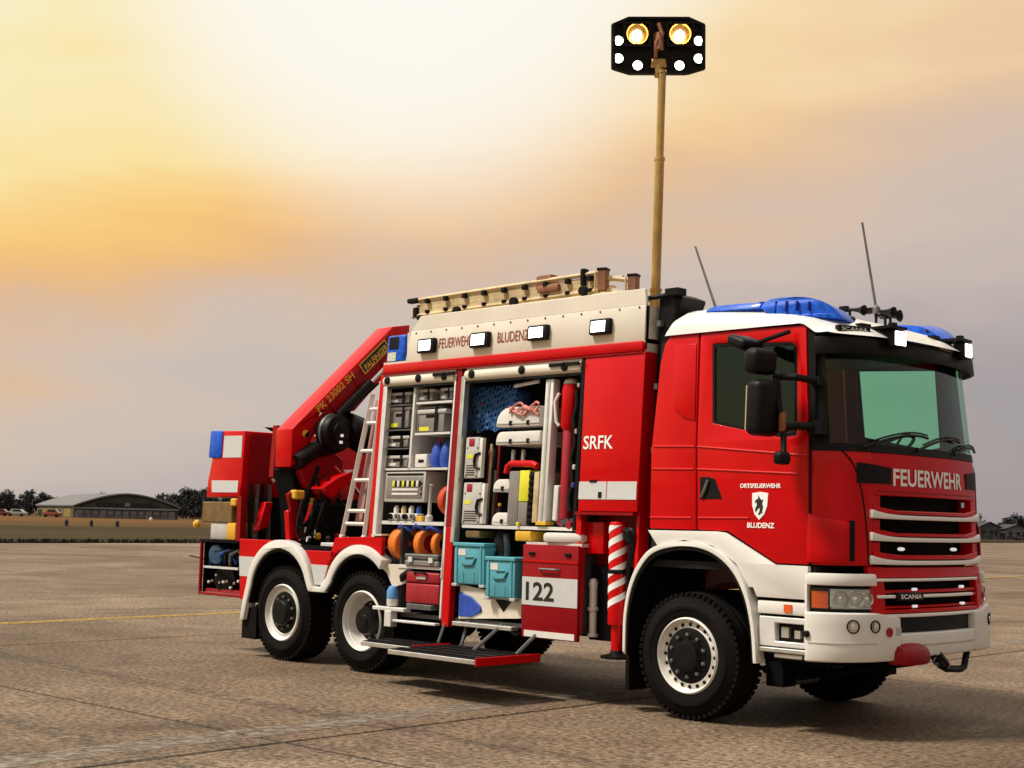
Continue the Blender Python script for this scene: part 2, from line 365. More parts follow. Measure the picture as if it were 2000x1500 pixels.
# sealed cracks and skid marks on the concrete
SEAL = mat('crack_seal', (.028, .020, .015), .7, var=.4, vscale=3); SKID = paint_mat('skid_rubber', (.085, .060, .042), .57)
rk = random.Random(17)
def ribbon(name, pts, w, M, z=.0025):
    bm = B(); L, Rr = [], []
    for i, q in enumerate(pts):
        a0, a1 = Vector(pts[max(i-1, 0)]), Vector(pts[min(i+1, len(pts)-1)]); d = (a1-a0).normalized(); n = Vector((-d.y, d.x))*w/2*rk.uniform(.7, 1.3)
        L.append(bm.verts.new((q[0]+n.x, q[1]+n.y, z))); Rr.append(bm.verts.new((q[0]-n.x, q[1]-n.y, z)))
    for i in range(len(pts)-1): bm.faces.new((L[i], Rr[i], Rr[i+1], L[i+1]))
    return obj(name, bm, M, kind='structure')
for x0, y0, an, n in ((-13.8, .6, 75, 40), (3.4, -3.0, 62, 30)):
    pts = [(x0, y0)]; a_ = R(an)
    for k in range(n): a_ = R(an) + rk.gauss(0, .28); pts.append((pts[-1][0]+.32*math.cos(a_), pts[-1][1]+.32*math.sin(a_)))
    ribbon('crack_seal', pts, .022, SEAL)
for y0, c_ in ((-3.4, .004), (-5.5, .004), (-8.1, -.006)):
    ribbon('skid_mark', [(-22+k*1.2, y0 + c_*(k-15)**2) for k in range(30)], .24, SKID, .0022)
# grass field beyond the apron
fd = Vector((-2.7, 12.6)).normalized(); f0 = Vector((-55.2, 19.0)); fn = Vector((-fd.y, fd.x))
def fld(s, d): q = f0 + fd*s + fn*d; return (q.x, q.y)
FM = bpy.data.materials.new('dry_grass_field'); FM.use_nodes = True; T = FM.node_tree; b_ = T.nodes['Principled BSDF']; b_.inputs['Roughness'].default_value = .9; b_.inputs['Specular IOR Level'].default_value = .1
tcf = _n(T, 'ShaderNodeTexCoord'); sp = _n(T, 'ShaderNodeSeparateXYZ'); T.links.new(tcf.outputs['Object'], sp.inputs[0])
mpf = _n(T, 'ShaderNodeMapping'); mpf.inputs['Scale'].default_value = (.012, .09, 1); T.links.new(tcf.outputs['Object'], mpf.inputs[0])
nf = _n(T, 'ShaderNodeTexNoise'); nf.inputs['Scale'].default_value = 1; nf.inputs['Detail'].default_value = 6; nf.inputs['Roughness'].default_value = .6; T.links.new(mpf.outputs[0], nf.inputs['Vector'])
mf1 = _n(T, 'ShaderNodeMath', operation='MULTIPLY_ADD'); T.links.new(sp.outputs['Y'], mf1.inputs[0]); mf1.inputs[1].default_value = 1/190; T.links.new(nf.outputs['Fac'], mf1.inputs[2])
mf2 = _n(T, 'ShaderNodeMath', operation='SUBTRACT'); T.links.new(mf1.outputs[0], mf2.inputs[0]); mf2.inputs[1].default_value = .5
rf = _n(T, 'ShaderNodeValToRGB'); ramp_set(rf, [(0, (.026, .018, .006)), (.10, (.050, .034, .010)), (.20, (.030, .020, .006)), (.32, (.060, .036, .009)), (.45, (.10, .048, .011)), (.7, (.125, .056, .012)), (1, (.09, .045, .014))])
T.links.new(mf2.outputs[0], rf.inputs[0]); T.links.new(rf.outputs[0], b_.inputs['Base Color'])
fo = sheet('grass_field', [(-300, 0), (900, 0), (900, 2500), (-300, 2500)], 0, FM)
fo.location = (f0.x, f0.y, .03); fo.rotation_euler.z = math.atan2(fd.y, fd.x)
# tussocks along the field's edge
TUS = mat('tussock_grass', (.034, .024, .008), .9, var=.4, vscale=.5, col2=(.018, .012, .005))
bm = B()
for k in range(15000):
    s = random.uniform(-45, 260); d = abs(random.gauss(0, .5))
    h = random.uniform(.08, .24); x, y = fld(s, d); an = random.uniform(0, math.pi); w = random.uniform(.05, .16)
    dx, dy = math.cos(an)*w, math.sin(an)*w
    v = [bm.verts.new((x-dx, y-dy, .01)), bm.verts.new((x+dx, y+dy, .01)), bm.verts.new((x+random.uniform(-.1, .1), y+random.uniform(-.1, .1), h))]
    bm.faces.new(v)
go = obj('grass', bm, TUS, kind='stuff', smooth=0); tag(go, 'dark tussocky grass growing along the edge of the concrete apron', 'grass'); go['kind'] = 'stuff'

# ---- far things: placed by distance from the camera and sideways offset
CAMG = Vector((7.1246, -10.4167)); FH = Vector((-.7071, .7071)); RH = Vector((.7071, .7071))
def bgp(d, l, z=0.0): q = CAMG + FH*d + RH*l; return Vector((q.x, q.y, z))
HBLUE = mat('hangar_cladding', (.055, .065, .080), .6, var=.3, vscale=.4); HROOF = mat('hangar_roof', (.13, .125, .125), .6, var=.15, vscale=.3)
HDOOR = mat('hangar_door', (.105, .105, .135), .5, var=.25, vscale=.5); HPALE = mat('hangar_pale_door', (.15, .14, .17), .5, var=.2, vscale=.5)
HTRIM = mat('hangar_trim', (.20, .205, .215), .6); HDARK = mat('hangar_dark', (.012, .012, .014), .6); HWALL = mat('annex_wall', (.12, .10, .055), .7, var=.3, vscale=.4); HYEL = mat('annex_door', (.24, .17, .04), .6)
def arch_prof():
    pts = []
    for k in range(13):
        q = -1 + 2*k/12; pts.append((q*11.1, 2.25 + 2.75*(1-abs(q)**1.7)))
    return pts
hc = -81.4
hg = thing('hangar', 'long low hangar with a shallow arched roof across the field', 'hangar', bgp(300, hc))
AX = (-18.5, 32.0)
def hp(w, z, t_): return bgp(300 + AX[1]*t_, hc + w + AX[0]*t_, z)
ap = arch_prof()
bm = B(); plate(bm, [(-11.1, 0), (11.1, 0)] + ap[::-1], [], lambda w, z: hp(w, z, .01), lambda w, z: hp(w, z, 1)); obj('wall', bm, HBLUE, hg)
bm = B()
prof = [(w*1.035, z+.12) for w, z in ap]; prof2 = [(w*1.035, z+.42) for w, z in ap]
plate(bm, prof + prof2[::-1], [], lambda w, z: hp(w, z, -.02), lambda w, z: hp(w, z, 1.02)); obj('roof', bm, HROOF, hg, smooth=20)
bm = B(); plate(bm, [(-11.2, 1.95), (11.2, 1.95), (11.2, 2.25), (-11.2, 2.25)], [], lambda w, z: hp(w, z, -.012), lambda w, z: hp(w, z, .02)); obj('eave_band', bm, HTRIM, hg)
for k in range(13):
    bm = B(); x0 = -10.6 + k*1.63
    dp = -.006 if k % 2 else -.003
    plate(bm, [(x0, .1), (x0+1.5, .1), (x0+1.5, 1.75), (x0, 1.75)], [], lambda w, z: hp(w, z, dp), lambda w, z: hp(w, z, .012))
    dpo = obj('door_panel', bm, HPALE if k % 3 == 0 else HDOOR, hg)
    bm = B(); plate(bm, [(x0+.3, .95), (x0+1.2, .95), (x0+1.2, 1.45), (x0+.3, 1.45)], [], lambda w, z: hp(w, z, dp-.003), lambda w, z: hp(w, z, dp+.002)); obj('pane', bm, HPALE if k % 2 else HTRIM, dpo)
for k in range(9):
    w0 = -6.3 + k*1.5; h0 = 2.6; h1 = 3.35
    if abs(w0+.5) > 5.8: h1 = 3.0
    bm = B(); plate(bm, [(w0, h0), (w0+1.05, h0), (w0+1.05, h1), (w0, h1)], [], lambda w, z: hp(w, z, -.004), lambda w, z: hp(w, z, .012)); obj('window', bm, HTRIM if k == 4 else HDARK, hg)
# annex on the long side of the hangar
for nm, a0, a1, z0, z1, M in (('side_wall', .02, 1.0, 0, 2.2, HWALL), ('side_door', .06, .22, .1, 1.85, HYEL), ('side_opening', .34, .46, .1, 1.6, HDARK), ('side_door', .62, .80, .1, 1.7, HYEL), ('side_opening', .86, .95, .2, 1.5, HDARK)):
    bm = B(); off = 0 if nm == 'side_wall' else -.15
    q = [hp(-11.15+off, z0, a0), hp(-11.15+off, z0, a1), hp(-11.15+off, z1, a1), hp(-11.15+off, z1, a0)]; q2 = [v + Vector((.45, .45, 0)) for v in q]
    va = [bm.verts.new(v) for v in q]; vb = [bm.verts.new(v) for v in q2]
    bm.faces.new(va); bm.faces.new(vb[::-1])
    for k in range(4): bm.faces.new((va[k], va[(k+1) % 4], vb[(k+1) % 4], vb[k]))
    obj(nm, bm, M, hg)
# parked vehicles by the hangar
def car(loc, l, h, M, label, name='parked_car', cat='car'):
    t_ = thing(name, label, cat, loc)
    ang = math.atan2(RH.y, RH.x)
    mm = Matrix.Rotation(ang, 3, 'Z')
    prof = [(-.5*l, .3), (-.5*l, .62*h), (-.36*l, .66*h), (-.24*l, h), (.2*l, h), (.34*l, .66*h), (.48*l, .58*h), (.5*l, .3)]
    bm = B(); plate(bm, prof, [], lambda x, z: Vector(loc) + mm @ Vector((x, -.85, z)), lambda x, z: Vector(loc) + mm @ Vector((x, .85, z))); obj('body', bm, M, t_, bevel=.05, seg=2)
    bm = B(); plate(bm, [(-.22*l, .69*h), (.3*l, .69*h), (.18*l, .95*h), (-.19*l, .95*h)], [], lambda x, z: Vector(loc) + mm @ Vector((x, -.87, z)), lambda x, z: Vector(loc) + mm @ Vector((x, -.80, z))); obj('window', bm, HDARK, t_)
    for sx in (-.3, .3):
        bm = B(); lathe(bm, [(.0, -.1), (.30, -.1), (.30, .1), (0, .1)], Vector(loc) + mm @ Vector((sx*l, -.8, .3)), mm @ Vector((0, 1, 0)), 14); obj('wheel', bm, RUBBER, t_)
car(bgp(286, -92.5), 3.6, 1.65, mat('car_orange', (.26, .07, .035), .4, coat=.5), 'small orange-red van parked at the side of the far hangar', 'parked_van', 'van')
car(bgp(290, -101.0), 3.9, 1.5, mat('car_white', (.38, .37, .36), .4, coat=.5), 'white car parked left of the far hangar')
car(bgp(288, -103.6), 3.3, 1.45, mat('car_red', (.16, .02, .02), .4, coat=.5), 'dark red car parked just left of the white car, far field')
# runway edge lights in the grass
for k, l in enumerate((-42.6, -40.2, -37.7)):
    c0 = bgp(136, l)
    t_ = thing('edge_light', ('leftmost', 'middle', 'rightmost')[k] + ' of three small dark lights in the brown grass', 'ground light', c0, 'runway lights in the field')
    bm = B(); lathe(bm, [(.26, 0), (.22, .12), (.16, .14), (.16, .42)], c0, (0, 0, 1), 10); obj('base', bm, HDARK, t_)
    bm = B(); lathe(bm, [(.17, .42), (.19, .5), (.12, .66), (.02, .7)], c0, (0, 0, 1), 10); obj('lens', bm, HDARK, t_)
c0 = bgp(262, -66.4); bm = B(); lathe(bm, [(.34, 0), (.30, .35), (.12, .6), (.02, .62)], c0, (0, 0, 1), 10)
tag(obj('marker_cone', bm, mat('pale_marker', (.62, .5, .38), .6)), 'small pale marker cone on the grass before the hangar doors', 'marker')
# trees
LEAF = [mat('dark_foliage', (.010, .012, .017), .8, var=.5, vscale=1.2), mat('mid_foliage', (.013, .014, .017), .8, var=.5, vscale=1.2)]
BARK = mat('bark', (.03, .022, .018), .9)
def tree_mesh(h, w, seed, conic):
    rnd = random.Random(seed); bm = B()
    clumps = []
    for k in range(44):
        t_ = rnd.uniform(.16, 1); rad = w*(1.02-t_)*.95 if conic else w*math.sqrt(max(.05, 1-(2*t_-1.05)**2))*.8
        an = rnd.uniform(0, 6.28); q = rad*math.sqrt(rnd.random())
        clumps.append((Vector((q*math.cos(an), q*math.sin(an), h*t_)), (.11 if conic else .19)*h*rnd.uniform(.5, 1.1)))
    for c_, r_ in clumps:
        for k in range(30):
            d = Vector((rnd.gauss(0, 1), rnd.gauss(0, 1), rnd.gauss(0, .8))); d = d.normalized()*r_*rnd.random()**.4
            q = c_ + d; s = h*.050*rnd.uniform(.6, 1.5)
            v = [bm.verts.new(q + Vector((rnd.uniform(-1, 1), rnd.uniform(-1, 1), rnd.uniform(-1, 1)))*s) for _ in range(3)]
            bm.faces.new(v)
    cr = bpy.data.meshes.new('crown'); bm.to_mesh(cr); bm.free()
    bm = B(); tube(bm, [(0, 0, -.1), (.02*h, 0, .3*h), (0, .02*h, .7*h), (0, 0, .92*h)], [.03*h, .024*h, .014*h, .004*h], 6)
    for k in range(6):
        an = rnd.uniform(0, 6.28); z0 = rnd.uniform(.25, .7)*h; l = w*.6
        tube(bm, [(0, 0, z0), (math.cos(an)*l*.5, math.sin(an)*l*.5, z0+.08*h), (math.cos(an)*l, math.sin(an)*l, z0+.12*h)], [.011*h, .008*h, .003*h], 5)
    tr = bpy.data.meshes.new('trunk'); bm.to_mesh(tr); bm.free(); tr.materials.append(BARK)
    return cr, tr
protos = [tree_mesh(1, .40, 3, False), tree_mesh(1, .50, 5, False), tree_mesh(1, .27, 8, True), tree_mesh(1, .36, 13, False)]
for pi_, (cr, tr) in enumerate(protos): cr.materials.append(LEAF[pi_ % 2])
def tree(d, l, h, k, label, group):
    t_ = thing('tree', label, 'tree', bgp(d, l), group); t_.scale = (h, h, h); t_.rotation_euler.z = random.uniform(0, 6)
    for me_, nm in ((protos[k][0], 'crown'), (protos[k][1], 'trunk')):
        o = bpy.data.objects.new(nm, me_); C.objects.link(o); o.parent = t_
rnd = random.Random(4)
for k in range(32):
    l = -139 + k*1.35 + rnd.uniform(-.8, .8); d = 345 + rnd.uniform(-10, 25)
    tree(d, l, rnd.uniform(3.6, 5.8), rnd.choice((0, 1, 1, 3)), 'dark tree in the row left of the far hangar', 'trees left of the hangar')
for k in range(34):
    l = -91 + k*1.22 + rnd.uniform(-.5, .5); d = 372 + rnd.uniform(-8, 16)
    tree(d, l, rnd.uniform(5.4, 8.0), rnd.choice((0, 1, 1, 3)), 'dark tree rising behind the arched hangar roof', 'trees behind the hangar')
for k in range(9):
    l = 100 + k*2.9 + rnd.uniform(-1, 1); d = 315 + rnd.uniform(-6, 6)
    tree(d, l, rnd.uniform(2.6, 5.6), rnd.choice((0, 1, 3)), 'small dark tree on the horizon right of the fire engine', 'trees on the right horizon')
# low sheds at the far right
for k, (l, w, h, c_, lab) in enumerate(((102.4, 4.6, 3.6, (.07, .09, .12), 'low blue-grey shed on the horizon beside the fire engine grille'), (108.2, 5.0, 3.2, (.15, .155, .165), 'pale grey shed on the horizon at the right picture edge'))):
    t_ = thing('shed', lab, 'shed', bgp(300, l))
    bm = B(); plate(bm, [(-w/2, 0), (w/2, 0), (w/2, h*.72), (0, h), (-w/2, h*.72)], [], lambda a_, z: bgp(300, l+a_, z), lambda a_, z: bgp(308, l+a_, z)); obj('wall', bm, mat('shed_wall', c_, .6, var=.2, vscale=.5), t_)
    bm = B(); plate(bm, [(-w/2-.3, h*.70), (0, h*1.0+.02), (w/2+.3, h*.70), (w/2+.3, h*.74), (0, h*1.06), (-w/2-.3, h*.74)], [], lambda a_, z: bgp(299.6, l+a_, z), lambda a_, z: bgp(308.4, l+a_, z)); obj('roof', bm, HDARK, t_)
    for q in (-.28, .05, .3):
        bm = B(); plate(bm, [(q*w-.35, h*.3), (q*w+.35, h*.3), (q*w+.35, h*.55), (q*w-.35, h*.55)], [], lambda a_, z: bgp(299.9, l+a_, z), lambda a_, z: bgp(300.2, l+a_, z)); obj('window', bm, HDARK, t_)
bm = B()
for k in range(2600):
    q = bgp(292+rnd.uniform(-1.2, 1.2), rnd.uniform(92, 140), rnd.uniform(.0, 1.15)); s = .30
    bm.faces.new([bm.verts.new(q + Vector((rnd.uniform(-1, 1), rnd.uniform(-1, 1), rnd.uniform(-1, 1)))*s) for _ in range(3)])
tag(obj('hedge', bm, mat('hedge_leaf', (.022, .014, .014), .9, var=.4, vscale=1), smooth=0), 'long low dark hedge along the far field edge at right', 'hedge')
# ================================================================== FIRE ENGINE
T_ = thing('fire_truck', 'red and white three-axle fire engine with crane, open lockers and raised light mast', 'fire engine', (0, 0, 0))
def P(name, bm, M, parent=None, **k): return obj(name, bm, M, parent or T_, **k)
L1, BG, TR = 4.17, 1.369, .516
# ---- chassis
bm = B()
for s in (-1, 1): box(bm, -6.3, 1.2, s*.42-.05, s*.42+.05, .72, .98)
for x in (-5.8, -3.2, -2.0, -.9, .8): box(bm, x-.06, x+.06, -.42, .42, .75, .95)
P('chassis_frame', bm, DARK, bevel=.01)
for x in (0, -L1, -L1-BG):
    bm = B(); tube(bm, [(x, -.85, TR), (x, .85, TR)], .09, 12); lathe(bm, [(.05, -.22), (.2, -.16), (.25, 0), (.2, .16), (.05, .22)], (x, .1 if x else .25, TR), (1, 0, 0), 16)
    P('axle', bm, DARK)
bm = B(); box(bm, -1.05, -.45, -.95, -.35, .55, 1.25); box(bm, -2.8, -1.4, -.4, .95, .5, 1.1); box(bm, .3, 1.25, -.8, .8, .62, 1.15); P('chassis_tank', bm, DARK, bevel=.03)
bm = B()
for y in (-.75, .75):
    tube(bm, [(.35, y, .62), (.9, y, .50), (1.35, y, .62)], .045, 8); obox(bm, (.62, y*1.05, .45), (.16, .18, .28))
tube(bm, [(.55, -.9, .44), (.55, .9, .44)], .035, 8); tube(bm, [(.8, -.8, .40), (.95, .7, .44)], .03, 8)
P('front_suspension', bm, DARK)
bm = B(); tube(bm, [(.62, -.62, .36), (.62, -.30, .36)], .055, 10); P('damper', bm, STEEL)
# ---- wheels
def wheel(x, y_out, s, style, w=.37):
    yc = y_out - s*w/2; ax = (0, s, 0); org = (x, yc, TR); h = w/2
    e = bpy.data.objects.new('wheel', None); C.objects.link(e); e.parent = T_; e.empty_display_size = .1
    bm = B()
    prof = [(.29, -h+.03), (.33, -h+.005), (.37, -h), (.375, -h-.006), (.40, -h-.006), (.405, -h), (.46, -h+.012), (.497, -h+.045), (.510, -h+.07)]
    pr_ = prof + [(.512, -.09), (.498, -.085), (.498, -.07), (.513, -.065), (.514, -.012), (.498, -.008), (.498, .008), (.514, .012), (.513, .065), (.498, .07), (.498, .085), (.512, .09)] + [(r, -q) for r, q in prof[::-1]]
    lathe(bm, pr_, org, ax, 64, caps=False)
    for k in range(56):
        an = 2*math.pi*k/56
        for sg in (-1, 1):
            d = Vector((math.cos(an+sg*.03), 0, math.sin(an+sg*.03)))
            M3 = Matrix((Vector((-d.z, 0, d.x)), Vector((0, 1, 0)), d)).transposed()
            obox(bm, Vector(org) + d*.4935 + Vector((0, sg*s*(h-.055), 0)), (.034, .075, .029), M3)
    P('tyre', bm, RUBBER, e, smooth=40)
    bm = B()
    if style == 'front': rp_ = [(.31, h-.05), (.309, h-.012), (.296, h+.002), (.283, h-.012), (.274, h-.045), (.264, h-.060), (.236, h-.050), (.226, h-.036), (.215, h-.06), (.1, h-.06)]
    elif style == 'shallow': rp_ = [(.31, h-.05), (.309, h-.012), (.297, h+.004), (.286, h-.01), (.278, h-.03), (.262, h-.042), (.232, h-.036), (.222, h-.05), (.1, h-.05)]
    else: rp_ = [(.31, h-.05), (.309, h-.012), (.297, h+.004), (.286, h-.01), (.282, h-.05), (.272, h-.055), (.262, h-.13), (.235, h-.165), (.19, h-.16), (.1, h-.16)]
    lathe(bm, rp_, org, ax, 56, caps=False); P('rim', bm, WHITE, e)
    if style == 'front':
        for k in range(20):
            an = 2*math.pi*k/20; bm = B()
            lathe(bm, [(.001, -.004), (.0145, -.004), (.0145, .006), (.001, .006)], Vector(org) + Vector((math.cos(an)*.250, s*(h-.053), math.sin(an)*.250)), ax, 10, caps=False); P('vent_hole', bm, BLACK, e)
    bm = B(); q = h-.035 if style == 'front' else (h-.045 if style == 'shallow' else h-.15)
    if style == 'front': lathe(bm, [(.222, q-.03), (.221, q), (.20, q+.006), (.135, q+.004), (.125, q+.02), (.118, q+.055), (.09, q+.062), (.05, q+.055), (.0, q+.058)], org, ax, 40)
    elif style == 'shallow': lathe(bm, [(.222, q-.03), (.221, q+.004), (.20, q+.006), (.145, q+.008), (.135, q+.06), (.12, q+.075), (0, q+.078)], org, ax, 40)
    else: lathe(bm, [(.205, q-.03), (.204, q+.005), (.15, q+.008), (.14, q+.09), (.13, q+.115), (.07, q+.12), (.06, q+.135), (0, q+.135)], org, ax, 40)
    P('hub', bm, BLACK, e)
    for k in range(10):
        an = 2*math.pi*(k+.5)/10; bm = B()
        lathe(bm, [(.016, 0), (.016, .025), (.011, .03), (0, .03)], Vector(org) + Vector((math.cos(an)*.168, s*(q+.004), math.sin(an)*.168)), ax, 6); P('wheel_nut', bm, STEEL, e)
for s in (-1, 1):
    wheel(0, s*1.22, s, 'front'); wheel(-L1, s*1.22, s, 'rear'); wheel(-L1-BG, s*1.22, s, 'shallow')
def arc(cx, cz, rx, rz, a0, a1, n=16): return [(cx+rx*math.cos(a0+(a1-a0)*k/n), cz+rz*math.sin(a0+(a1-a0)*k/n)) for k in range(n+1)]
# ---- front arches
AO = [(-.63, .50), (-.625, .80), (-.575, 1.05), (-.47, 1.25), (-.31, 1.385), (-.02, 1.44), (.26, 1.405), (.48, 1.275), (.62, 1.075), (.69, .82), (.72, .52)]
AI = [(-.585, .50), (-.575, .80), (-.52, 1.03), (-.42, 1.20), (-.28, 1.315), (-.01, 1.368), (.25, 1.335), (.445, 1.215), (.57, 1.03), (.64, .80), (.668, .52)]
def smooth_(pts, n=5):
    out_ = []; q = [pts[0]] + list(pts) + [pts[-1]]
    for i in range(1, len(q)-2):
        for k in range(n):
            t = k/n; out_.append(tuple(.5*((2*q[i][c]) + (-q[i-1][c]+q[i+1][c])*t + (2*q[i-1][c]-5*q[i][c]+4*q[i+1][c]-q[i+2][c])*t*t + (-q[i-1][c]+3*q[i][c]-3*q[i+1][c]+q[i+2][c])*t**3) for c in (0, 1)))
    return out_ + [pts[-1]]
AO = smooth_(AO); AI = smooth_(AI)
AM = [(a_[0]*.45+b_[0]*.55, a_[1]*.45+b_[1]*.55) for a_, b_ in zip(AO, AI)]
for s in (-1, 1):
    bm = B(); plate(bm, AO + AM[::-1], [], lambda x, z: (x, s*1.275, z), lambda x, z: (x, s*1.15, z)); P('front_arch_trim', bm, WHITE, bevel=.012, seg=2)
    bm = B(); plate(bm, AM + AI[::-1], [], lambda x, z: (x, s*1.262, z), lambda x, z: (x, s*.72, z)); P('arch_liner', bm, BLACK)
    bm = B(); box(bm, -.64, -.60, min(s*1.22, s*.85), max(s*1.22, s*.85), .18, .56); P('mud_flap', bm, RUBBER)
    bm = B(); plate(bm, [(-.40, 1.522), (.30, 1.526), (.385, 1.518), (.86, 1.283), (1.165, 1.282), (1.16, 1.03), (.70, 1.03), (.665, 1.10), (.62, 1.10), (.50, 1.28), (.27, 1.41), (-.02, 1.45), (-.30, 1.40)], [], lambda x, z: (x, s*1.245, z), lambda x, z: (x, s*1.20, z)); P('cab_skirt', bm, WHITE, bevel=.008, seg=2)
# entrance steps between arch and bumper
bm = B(); box(bm, .70, 1.16, -1.235, -1.02, .905, 1.005); so = P('entry_step', bm, WHITE, bevel=.012, seg=2)
bm = B(); box(bm, .95, 1.02, -1.245, -1.23, .925, .985); P('side_reflector', bm, AMBER, so)
bm = B(); side(bm, [(.715, .66), (1.15, .66), (1.15, .885), (.715, .885)], [[(.86, .70), (.86, .84), (1.12, .84), (1.12, .70)]], -1.23, -1.05); so = P('entry_step', bm, LALU, bevel=.006)
bm = B(); box(bm, .85, 1.13, -1.17, -1.15, .69, .85); P('step_recess', bm, BLACK, so)
bm = B(); box(bm, .90, .965, -1.20, -1.17, .73, .81); box(bm, 1.02, 1.07, -1.20, -1.17, .73, .79); P('step_light', bm, ALU, so)
bm = B(); box(bm, .70, 1.17, -1.24, -.98, .615, .65); box(bm, .85, 1.1, -1.225, -1.0, .575, .61); P('entry_step', bm, ALU, bevel=.006)
bm = B(); box(bm, .70, 1.18, -1.16, -1.0, .55, 1.26); P('step_backing', bm, DARK)
# ---- cab shell
for s in (-1, 1):
    f = lambda y: (lambda x, z: (x, s*y, z))
    bm = B(); plate(bm, [(-.285, 3.175), (.018, 3.165), (.038, 2.25), (.082, 1.535), (-.405, 1.535), (-.43, 2.2), (-.38, 2.93), (-.34, 3.10)], [], f(1.25), f(1.20)); P('cab_side', bm, RED, lean_=True, bevel=.012, seg=2)
    bm = B(); plate(bm, [(-.215, 3.085), (.005, 3.075), (.025, 2.43), (-.10, 2.46), (-.19, 2.52), (-.225, 2.62)], [], f(1.262), f(1.245)); P('cab_side_panel', bm, RED, lean_=True, bevel=.01, seg=2)
    bm = B(); plate(bm, [(.034, 3.165), (1.062, 3.15), (1.118, 2.25), (1.158, 1.295), (.87, 1.295), (.40, 1.53), (.098, 1.535), (.052, 2.25)],
                    [[(.165, 3.055), (.20, 2.405), (.54, 2.335), (.875, 2.27), (1.005, 2.285), (1.012, 2.35), (.985, 2.97), (.94, 3.02), (.21, 3.065)]], f(1.25), f(1.20)); door = P('cab_door', bm, RED, lean_=True, bevel=.01, seg=2)
    bm = B(); plate(bm, [(.155, 3.065), (.19, 2.40), (.54, 2.33), (.875, 2.262), (1.015, 2.28), (.99, 3.03)], [[(.185, 3.04), (.96, 3.0), (.985, 2.31), (.875, 2.295), (.54, 2.36), (.22, 2.425)]], f(1.243), f(1.215)); P('window_seal', bm, BLACK, door, lean_=True)
    bm = B(); plate(bm, [(.17, 3.05), (.205, 2.41), (.54, 2.345), (.875, 2.28), (1.0, 2.295), (.975, 3.015)], [], f(1.232), f(1.228)); P('window_glass', bm, GLASSD, door, lean_=True)
    bm = B(); plate(bm, [(.100, 1.965), (.20, 1.965), (.255, 1.945), (.335, 1.785), (.105, 1.782)], [], f(1.254), f(1.22)); hd = P('door_handle', bm, BLACK, door, lean_=True, bevel=.004)
    bm = B(); tube(bm, [(.13, s*1.262, 1.80), (.17, s*1.27, 1.87), (.19, s*1.262, 1.94)], .014, 8)
    for v in bm.verts: v.co = lean(v.co)
    P('door_grip', bm, STEEL, door)
    for z0, z1, x0, x1 in ((2.215, 2.125, .06, 1.12), (2.03, 1.985, .07, 1.05), (1.632, 1.638, .10, .60)):
        bm = B(); tube(bm, [(x0, s*1.250, z0), (x1, s*1.250, z1)], .010, 6); P('door_moulding', bm, RED, door, lean_=True)
    for z0, z1 in ((2.225, 2.217), (2.035, 2.03), (1.628, 1.632)):
        bm = B(); tube(bm, [(-.40, s*1.250, z0), (.03, s*1.250, z1)], .010, 6); P('cab_moulding', bm, RED, lean_=True)
    bm = B(); fpatch(bm, s*.84, s*.985, 2.20, 3.06, .004, -.06, nz=8); P('windscreen_pillar', bm, BLACK)
    bm = B(); plate(bm, [(1.068, 3.15), (1.14, 3.10), (1.17, 2.24), (1.125, 2.24)], [], f(1.232), f(1.20)); P('window_pillar', bm, BLACK, lean_=True)
    bm = B(); fpatch(bm, s*.985, s*.60, 1.295, lambda u: 2.165 + (abs(u)-.60)*.19, .0, -.06, nu=14, nz=6); P('corner_panel', bm, RED, bevel=.008, seg=2)
    bm = B(); fpatch(bm, s*.975, s*.745, 1.31, lambda u: 1.62 + (abs(u)-.745)*.28, .032, -.01, nu=8, nz=4); P('air_deflector', bm, RED, bevel=.014, seg=2)
    bm = B(); fpatch(bm, s*.742, s*.715, 1.33, lambda u: 1.635, .012, -.03, nu=3, nz=4); P('deflector_slot', bm, BLACK)
for s in (-1, 1):
    bm = B(); tube(bm, [FP(s*u_, z_, .0) for u_, z_ in smooth_([(.985, 2.245), (.90, 2.235), (.80, 2.19), (.725, 2.07), (.672, 1.85), (.64, 1.55), (.628, 1.30)], 4)], .0075, 6); P('corner_seam', bm, BLACK)
    bm = B(); plate(bm, [(1.120, 2.24), (1.136, 2.24), (1.172, 1.295), (1.158, 1.295)], [], lambda x, z: (x, s*1.236, z), lambda x, z: (x, s*1.20, z)); P('door_gap', bm, BLACK, lean_=True)
bm = B(); box(bm, -.42, -.36, -1.19, 1.19, 1.25, 3.12); P('cab_rear_wall', bm, INT, lean_=True)
bm = B(); box(bm, -.40, 1.2, -1.19, 1.19, 1.22, 1.28); P('cab_floor', bm, INT)
bm = B(); box(bm, -.38, 1.25, -1.08, 1.08, 3.05, 3.10); P('cab_headliner', bm, INT, lean_=True)
bm = B()
fpatch(bm, -.93, .93, 1.9, 2.17, -.06, -.40, nz=3); obox(bm, (1.06, .55, 2.20), (.30, .50, .12)); P('dashboard', bm, BLACK, bevel=.02)
for y in (-.62, .62):
    bm = B(); box(bm, -.15, .35, y-.25, y+.25, 1.65, 1.80); box(bm, -.28, -.14, y-.25, y+.25, 1.75, 2.42); box(bm, -.27, -.17, y-.14, y+.14, 2.44, 2.66); P('cab_seat', bm, INT, bevel=.04, seg=2)
